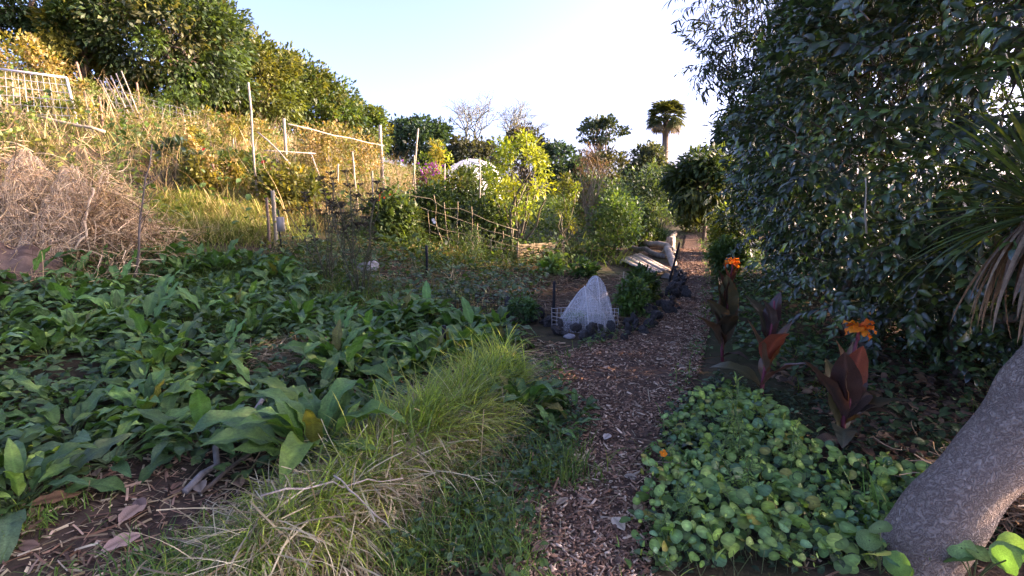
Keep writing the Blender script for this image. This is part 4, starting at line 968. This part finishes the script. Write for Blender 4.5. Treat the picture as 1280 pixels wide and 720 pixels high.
# ------------------------------------------------------------------ individual shrubs and plants
def bush(name,label,px,py,w_px,top,cols,leaf,n,tm=LT_BROAD,mat=None,d=None,group=None,cat='shrub',stems=6,squash=1.,droop=0.,part='foliage',low=.05,cl=.42,dens=2.2):
    if d is None: g=G(px,py)
    else: q=P(px,py,d); g=np.array([q[0],q[1],float(H(q[0],q[1]))])
    dd=depth(g); h=max(.15,P(px,top,dd)[2]-g[2]); R=w_px/F_PX*dd/2
    n=int(n*dens); root=thing(name,label,cat,g,0,group); s=MB(); l=MB()
    nc=max(10,n//60); o=rdir(nc,.2); cen=np.stack([o[:,0]*R*.75,o[:,1]*R*.75,h*(low+(1-low)*.5)+o[:,2]*h*(1-low)*.42],-1)
    for k in range(stems):
        c=cen[rng.integers(nc)]; tube(s,wiggle((rng.normal()*R*.12,rng.normal()*R*.12,-.03),c,6,.04),np.linspace(.012,.004,6)*max(.6,h),5,(.14,.12,.07),cap=False)
    s.build('stems',M_STEM,root)
    ci=rng.integers(0,nc,n); oo=rdir(n); cr=cl*min(R,h*.6)
    p=cen[ci]+oo*(rng.uniform(0,1,n)**.5)[:,None]*cr*np.array([1,1,1.1]); p[:,2]=np.maximum(p[:,2],.02)
    d_=oo+rng.normal(size=(n,3))*.5; d_[:,2]+=.2+droop
    cb=pick(cols,nc,.12)[ci]*(1+.2*rng.normal(size=(n,1))).clip(.5,1.6)
    l.inst(tm,frames(d_,rng.normal(size=(n,3))*.4+(0,0,1)),p,cb,leaf*rng.uniform(.6,1.3,n)); l.build(part,mat or M_LEAF,root); return root
LIME=[(.20,.26,.022),(.25,.30,.028),(.15,.23,.022)]
bush('sapling','bright lime green sapling catching the sun in the centre',648,318,88,163,LIME,.10,2600,cat='sapling',low=.22,stems=16,cl=.26,dens=1.0)
bush('sapling','smaller yellow green sapling right of the bright central one',706,312,46,216,LIME+OLIVE,.085,900,cat='sapling',low=.2,cl=.3,dens=1.2)
bush('shrub','feathery pale green shrub behind the stone edged bed',768,318,66,244,[(.06,.12,.03),(.09,.15,.035)],.09,1500)
bush('shrub','leafy dark shrub behind the bamboo trellis',540,300,70,238,MIDG+DARKG,.11,1300)
bush('shrub','broad leaved shrub left of the trellis behind the dark seed heads',490,300,60,246,MIDG,.12,900)
bush('shrub','dark green shrub behind the trellis right end',600,310,60,250,MIDG+DARKG,.1,900)
bush('shrub','yellow green shrub at the right of the path end',905,318,44,262,[(.10,.15,.03),(.14,.18,.03)],.1,1000)
bush('shrub','light green weedy shrub hugging the path under the glossy shrub',905,350,40,300,[(.06,.12,.03),(.08,.14,.04)],.09,900)
bush('shrub','green herb bush behind the net tent beside boards',802,380,38,338,[(.05,.10,.03),(.07,.13,.03)],.08,800)
bush('shrub','low green herb bush right of the net tent',790,395,40,352,[(.06,.13,.03),(.08,.16,.035)],.07,600)
bush('lettuce_plant','bright lettuce clump in the bed below the wattle panel',688,343,30,324,[(.10,.2,.03),(.13,.22,.04)],.13,160,cat='vegetable')
bush('lettuce_plant','green leafy vegetable right of the bright lettuce',728,346,34,328,[(.06,.13,.03),(.07,.15,.035)],.12,160,cat='vegetable')
bush('shrub','wispy green weed at the left of the net tent',655,402,36,372,[(.05,.11,.035)],.06,350)
bush('shrub','lime yellow flowering shrub on the slope by the grey post',545,235,46,180,YELG+LIME,.12,900,d=15)
bush('shrub','green shrub before the white tunnel',575,245,50,214,MIDG+OLIVE,.12,800,d=15)
bush('shrub','purple flower dotted shrub between lime flowers and tunnel',535,240,30,200,OLIVE+[(.25,.06,.22)],.09,500,d=14)
bush('shrub','dull green bush with red blossoms on the dry slope',300,245,66,195,OLIVE+MIDG,.11,900,d=10.5)
bush('shrub','olive bush behind the tall pale pole',365,270,90,215,OLIVE+YELG,.11,1200,d=10)
bush('shrub','yellow bush below the metal gate frame',75,190,80,135,YELG+OLIVE,.13,900,d=12.5)
bush('shrub','green bush at the foot of the cane bundle',150,178,60,128,OLIVE+MIDG,.13,800,d=14)
bush('shrub','green bush below the large glossy tree',215,160,70,120,MIDG,.15,900,d=16)
bush('shrub','tall dry golden weeds on the crest below sunny olive trees',300,200,90,150,YELG+[(.3,.22,.09)],.1,1300,d=15)
bush('shrub','golden weed thicket between frame and grey post',420,225,120,165,[(.30,.22,.09),(.22,.18,.06),(.13,.14,.035)],.1,1900,d=14)
bush('shrub','brown withered tall plant on the skyline right of sapling',738,300,44,178,[(.16,.10,.07),(.20,.13,.09),(.10,.08,.05)],.09,900,tm=LT_NARROW,d=14,stems=16)
bush('shrub','dark bush at the valley bottom below the palm',805,270,70,212,[(.035,.065,.03),(.045,.08,.03)],.18,900,d=20)
bush('shrub','green bush filling the gap below umbrella tree',745,280,70,225,[(.04,.075,.03),(.06,.10,.03)],.16,900,d=18)
bush('shrub','pale green weedy bush left of the strappy clump',775,290,60,240,[(.07,.13,.04),(.09,.15,.045)],.12,1000,d=14)
bush('shrub','green bush left behind the bright sapling',600,255,60,205,[(.05,.09,.03),(.08,.12,.03)],.15,900,d=19)
bush('shrub','dark leafy bush beside the far path end',935,300,60,235,DARKG+MIDG,.14,900,d=11)
bush('shrub','green shrub closing off the far end of the path',868,292,50,256,MIDG+OLIVE,.12,900,d=16)
bush('shrub','tangled green weeds left of the grey timber post',800,296,40,262,MIDG+LIMEG,.1,700,d=13)
bush('shrub','leafy weeds climbing the left end of the trellis',515,305,44,262,MIDG+OLIVE,.08,500,dens=1.4)
bush('shrub','pale feathery bush in front of the trellis middle',585,330,46,285,LIMEG+MIDG,.07,450,dens=1.3,tm=LT_NARROW)
bush('shrub','golden thicket between the brush heap and tall pale pole',270,262,80,200,YELG+[(.32,.24,.1)],.1,1000,d=9.8,dens=1.5)
bush('shrub','straw coloured weeds below the pole frame',400,262,70,212,[(.36,.27,.11),(.22,.2,.07)],.09,900,d=10.5,dens=1.5,tm=LT_NARROW)
bush('shrub','golden weeds along the foot of the dark trees at left',30,110,110,55,YELG+[(.34,.25,.1)],.13,1200,d=14.5)
for k in range(16):
    px=rng.uniform(60,470); d_=rng.uniform(10.2,15); q=P(px,230,d_); z=float(H(q[0],q[1])); q[2]=z; v=q-CAM; py=360-F_PX*float(v@UPV)/depth(q)
    bush('weed_clump','tall golden and green weed clump standing on the dry slope',px,py,rng.uniform(22,44),py-rng.uniform(45,75),YELG+[(.36,.27,.11),(.30,.24,.09),(.10,.13,.03)],.085,420,d=d_,group='tall weed clumps on the slope',cat='weeds',tm=LT_NARROW if k%2 else LT_BROAD,stems=14,dens=1.2,cl=.3)
# red blossoms
def blossoms(label,px,py,d,n,spread,col,size,name='blossom'):
    root=thing('blossom_cluster',label,'flowers',P(px,py,d))
    for k in range(n):
        c=rng.normal(size=3)*np.array([spread,spread*.5,spread*.6]); a=np.arange(7)*.9; mb=MB(); mb.inst(strip(3,lance(.3,.6,.1),3,.2,.3,.9),frames(np.stack([np.cos(a),np.sin(a)*.5-.4,np.sin(a)],-1),np.tile((0,-1.,.3),(7,1))),np.tile(c,(7,1)),pick([col],7,.12),np.full(7,size)); mb.build('blossom',M_PETAL,root)
    return root
blossoms('red blossoms on the dull green bush on the slope',303,212,10.2,9,.3,(.55,.03,.04),.04)
blossoms('purple blossoms beside the lime flowers',534,212,13.6,12,.22,(.42,.10,.40),.035)
blossoms('tiny red orange blossoms above the dark shrub',480,244,9,6,.14,(.7,.12,.02),.02)
o=blossoms('small white blossom on the dark shrub by the trellis',540,276,8.4,2,.05,(.8,.8,.75),.03)
# strappy clump
g=G(822,302); mb=MB(); n=420; blades(mb,np.tile((0,0,0.),(n,1))+rng.normal(size=(n,3))*np.array([.08,.08,0]),rng.uniform(.5,.85,n),rng.uniform(.012,.022,n),pick([(.05,.12,.04),(.07,.14,.045)],n),.6,(.8,1.4,2.0),5)
o=mb.build('strap_leaf_clump',M_GRASS); o.location=g; tag(o,'fountain shaped clump of strappy leaves behind the log bed','plant')
# grey rosette plant
def rosette(label,px,py,d,r,nl,cols):
    q=P(px,py,d); z=float(H(q[0],q[1])); g=np.array([q[0],q[1],z]); root=thing('rosette_plant',label,'plant',g); s=MB(); l=MB()
    for k in range(4):
        tp=np.array([rng.normal()*r*.7,rng.normal()*r*.4,max(.3,q[2]-z)+rng.normal()*.12]); tube(s,wiggle((0,0,-.05),tp,5,.03),np.linspace(.02,.012,5),5,(.15,.13,.08))
        a=rng.uniform(0,6.3,nl); e=rng.uniform(-.1,1.3,nl); l.inst(LOQ,frames(np.stack([np.cos(a)*np.cos(e),np.sin(a)*np.cos(e),np.sin(e)],-1),np.tile((0,0,1.),(nl,1))),np.tile(tp,(nl,1)),pick(cols,nl),r*rng.uniform(.7,1.1,nl))
    s.build('stem',M_STEM,root); l.build('leaves',M_GLOSS,root)
rosette('dark leaved rosette shrub on the slope above the brush pile',215,205,10.5,.34,34,[(.06,.10,.06),(.08,.12,.07)])
rosette('second rosette shrub lower on the slope near red blossoms',258,232,10,.3,28,[(.07,.11,.06)])
A_=P(1083,292,3.1); mb=MB(); tube(mb,wiggle((0,0,0),P(1082,222,3.1)-A_,6,.02),np.linspace(.006,.004,6),5,(1.3,1.1,.9)); o=mb.build('dry_twig',M_WOOD); o.location=A_; tag(o,'pale dry twig hanging straight in the glossy shrub','twig')
# twig sapling in front
g=G(163,356); dd=depth(g); mb=MB(); tp=P(190,180,dd)-g; tube(mb,wiggle((0,0,-.05),tp,9,.012),np.linspace(.016,.005,9),6)
for k in range(10):
    f=rng.uniform(.35,.95); a=tp*f; tube(mb,wiggle(a,a+np.array([rng.normal()*.12,rng.normal()*.1,rng.uniform(.05,.22)]),4,.05),np.linspace(.005,.002,4),4,cap=False)
o=mb.build('bare_sapling',M_BARK); o.location=g; tag(o,'thin bare leaning sapling stem rising from the comfrey','sapling')
# dark seed-head stems (fennel)
def fennel(label,px,py,top,k):
    g=G(px,py); dd=depth(g); h=P(px,top,dd)[2]-g[2]; root=thing('dry_fennel',label,'plant',g,0,'dark fennel stalks'); s=MB(); l=MB()
    for i in range(k):
        tp=np.array([rng.normal()*.14*h,rng.normal()*.10*h,h*rng.uniform(.65,1.02)]); b=np.array([rng.normal()*.05,rng.normal()*.05,-.03]); c=wiggle(b,tp,7,.015); tube(s,c,np.linspace(.008,.004,7),5,(.07,.065,.035),cap=False)
        for j in range(4):
            f=rng.uniform(.5,1) if j else 1; a=np.array([np.interp(f,np.linspace(0,1,7),c[:,m]) for m in range(3)]); e=a+np.array([rng.normal()*.07,rng.normal()*.07,rng.uniform(.04,.14)]) if j else a
            if j: tube(s,[a,(a+e)/2,e],.003,4,(.07,.065,.035),cap=False)
            n=16; ang=rng.uniform(0,6.3,n); dr=np.stack([np.cos(ang)*.7,np.sin(ang)*.7,np.full(n,.55)],-1)
            u=MB(); u.inst(strip(2,lambda t:.5+1.6*(t>.7),2,0,.1,.3),frames(dr,rng.normal(size=(n,3))+(0,0,1)),np.tile(e,(n,1)),pick([(.06,.05,.035),(.09,.075,.05)],n),np.stack([np.full(n,.006),np.full(n,.06),np.full(n,.06)],-1)); u.build('seed_head',M_DRY,root)
        n=70; f=rng.uniform(.05,.8,n); p=np.stack([np.interp(f,np.linspace(0,1,7),c[:,m]) for m in range(3)],-1); l.inst(strip(2,lambda t:.5*(1-t)+.05,2,0,.2,.8),frames(rng.normal(size=(n,3))+(0,0,.3),rng.normal(size=(n,3))),p,pick([(.05,.075,.03),(.07,.085,.035)],n),np.stack([np.full(n,.006),rng.uniform(.06,.16,n),rng.uniform(.06,.16,n)],-1))
    s.build('stalk',M_STEM,root); l.build('foliage',M_GRASS,root)
fennel('left clump of dark fennel stalks with seed heads',412,352,222,9)
fennel('right clump of dark fennel stalks with dense seed heads',450,372,214,10)
fennel('low fennel stalks behind the two taller clumps',440,335,252,6)

# white tunnel
q=P(588,216,24); z=float(H(q[0],q[1])); g=np.array([q[0],q[1],z]); R=23/F_PX*24; hh=P(588,199,24)[2]-z
root=thing('polytunnel','white plastic covered tunnel half hidden behind plants','polytunnel',g,.5)
mb=MB(); V=[]; n,m=16,10
for i in range(n):
    t=i/(n-1)*pi
    for j in range(m): b=j/(m-1); V.append((cos(t)*R*1.0,(b-.5)*3.0,hh*sin(t)**.7*(1-.12*(2*b-1)**2)+.02*sin(j*3+i)))
mb.add(V,[(i*m+j,i*m+j+1,(i+1)*m+j+1,(i+1)*m+j) for i in range(n-1) for j in range(m-1)]); mb.build('cover',M_POLY,root)
for b in (-1.45,0,1.45):
    mb=MB(); t=np.linspace(0,pi,13); tube(mb,np.stack([np.cos(t)*R*1.01,np.full(13,b),(hh+.01)*np.sin(t)**.7*(1-.12*(b/1.5)**2)],-1),.015,6); mb.build('hoop',M_METAL,root)

# ------------------------------------------------------------------ sticks, cut branches, fallen leaves in front
def stick(label,a,b,r,col,za=.03,zb=.03,name='cut_branch',mat=None):
    A=G(*a)+e([0,0,za]); B=G(*b)+e([0,0,zb]); mb=MB(); tube(mb,wiggle((0,0,0),B-A,8,.02),np.linspace(r,r*.8,8),8,col); o=mb.build(name,mat or M_WOOD); o.location=A; return tag(o,label,'branch','cut branches in the bed')
stick('thick grey cut branch lying across the comfrey bed',(232,622),(330,528),.018,(.75,.78,.85),.02,.14)
stick('thinner brown cut branch beside the thick grey one',(250,622),(345,560),.012,(.5,.45,.42),.02,.1)
stick('bleached forked stalk lying on the front of the grass mound',(330,668),(505,628),.0045,(1.5,1.4,1.15),.16,.12)
stick('bleached bent stalk near the bottom of the grass mound',(420,640),(490,690),.0045,(1.4,1.25,1.0),.16,.10)
for k,(a,b) in enumerate((((290,612),(345,570)),((305,625),(360,588)),((280,600),(335,560)))):
    stick('pale green cut stem below the big comfrey clump',a,b,.005,(.75,.85,.45),.02,.05,'cut_branch')
FL=strip(8,lance(.27,.5,.06),5,.1,.12,.35,wave=.12,rib=.55)
def fallen(label,px,py,L,az,col,tilt=.25,group=None,w=1.):
    g=G(px,py); mb=MB(); d=np.array([[cos(az),sin(az),.06]]); nn=np.array([[-.05,-tilt,1.]])
    mb.inst(FL,frames(d,nn),np.zeros((1,3)),np.array([col]),np.array([[L*w,L,L]])); o=mb.build('fallen_leaf',M_DRY); o.location=g+e([0,0,.03]); return tag(o,label,'leaf',group)
fallen('large pale tan fallen leaf with dark midrib on bare soil',150,662,.17,1.5,(.55,.35,.24),.6)
fallen('fallen leaf lying just below the large pale one',128,700,.15,.9,(.42,.27,.2),.4)
fallen('narrow orange brown fallen leaf at the left of the bare soil',35,640,.2,.5,(.36,.20,.11),.5,w=.6)
fallen('small reddish fallen leaf near the grey branch',216,622,.08,1.6,(.33,.17,.10),.6)
fallen('dull brown fallen leaf right of the large pale one',180,645,.12,2.4,(.20,.13,.10),.4)
fallen('brown crumpled leaf beside the straw patch',352,465,.16,2.8,(.33,.19,.11),.4)
fallen('brown leaf between bright grass tufts by the path',620,605,.13,.3,(.26,.14,.10),.3)
fallen('pale yellow leaf on the right edge of the path',795,650,.09,1.2,(.45,.36,.2),.3)
fallen('cream fallen leaf in the middle front of the path',780,672,.11,1.9,(.52,.42,.30),.4)
fallen('pale leaf on the path left of the nasturtium',755,556,.09,1.,(.5,.43,.36),.3)
fallen('brown leaf at the bottom edge of the path',665,700,.10,.7,(.28,.17,.13),.3)
for k in range(26):
    p=on_path(1,.12,.7)[0]; mb=MB(); L=rng.uniform(.04,.09); mb.inst(FL,frames(np.array([[rng.normal(),rng.normal(),.05]]),np.array([[rng.normal()*.2,rng.normal()*.2,1]])),np.zeros((1,3)),pick([(.36,.25,.17),(.28,.17,.1),(.42,.33,.24)],1),np.array([L]))
    o=mb.build('fallen_leaf',M_DRY); o.location=p+e([0,0,.022]); tag(o,'small dry brown leaf lying among the wood chips','leaf','small leaves on the path')
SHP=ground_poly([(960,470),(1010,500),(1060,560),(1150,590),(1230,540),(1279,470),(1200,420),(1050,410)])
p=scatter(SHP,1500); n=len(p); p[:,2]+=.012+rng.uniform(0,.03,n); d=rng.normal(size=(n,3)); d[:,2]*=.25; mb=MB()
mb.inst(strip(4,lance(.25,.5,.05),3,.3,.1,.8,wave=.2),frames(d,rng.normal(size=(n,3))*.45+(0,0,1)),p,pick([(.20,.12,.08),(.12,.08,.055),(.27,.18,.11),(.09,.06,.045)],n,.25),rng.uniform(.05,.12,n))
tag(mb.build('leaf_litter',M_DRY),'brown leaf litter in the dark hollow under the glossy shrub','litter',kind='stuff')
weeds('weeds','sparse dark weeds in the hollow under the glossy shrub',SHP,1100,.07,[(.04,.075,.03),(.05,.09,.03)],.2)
for k in range(46):
    p=scatter(LIT,1)[0]; mb=MB(); L=rng.uniform(.05,.13); mb.inst(FL,frames(np.array([[rng.normal(),rng.normal(),.05]]),np.array([[rng.normal()*.3,rng.normal()*.3-.15,1]])),np.zeros((1,3)),pick([(.42,.27,.19),(.30,.18,.11),(.5,.36,.25),(.22,.14,.10)],1),np.array([L]))
    o=mb.build('fallen_leaf',M_DRY); o.location=p+e([0,0,.02]); tag(o,'small fallen brown leaf on the littered soil in front','leaf','small leaves on the front soil')
for px,py,hz,lab in ((826,586,.10,'orange nasturtium flower low at the path edge'),):
    g=G(px,py); root=thing('nasturtium_flower',lab,'flower',g); a=np.arange(5)*1.256; mb=MB()
    mb.inst(strip(4,lance(.42,.65,.2),3,.2,.6,1.2),frames(np.stack([np.cos(a),np.sin(a)*.7-.3,np.sin(a)*.7],-1),np.tile((0,-1.,.4),(5,1))),np.tile((0,-.03,hz),(5,1)),pick([(.85,.25,.015)],5,.1),np.full(5,.024)); mb.build('petals',M_PETAL,root)
    mb=MB(); tube(mb,curve((0,0,-.01),(0,-.03,hz),.0,4),.0018,4,(.1,.14,.05)); mb.build('stalk',M_STEM,root)
# straw at the right corner behind the trunk
g=G(1290,650); mb=MB(); n=1700; q=rng.normal(size=(n,2))*np.array([.13,.16]); p=np.column_stack([q,H(g[0]+q[:,0],g[1]+q[:,1])-g[2]+rng.uniform(0,.2,n)]); d=rng.normal(size=(n,3)); d[:,2]*=.4; L=rng.uniform(.1,.26,n)
mb.inst(strip(4,lambda t:.5,2,0,.3,1.2),frames(d,rng.normal(size=(n,3))),p,pick([(.34,.23,.14),(.42,.31,.2),(.24,.16,.10)],n),np.stack([np.full(n,.006),L,L],-1))
o=mb.build('dry_leaf_heap',M_DRY); o.location=g; tag(o,'heap of dry strap leaves behind the leaning trunk','dry leaves',kind='stuff')
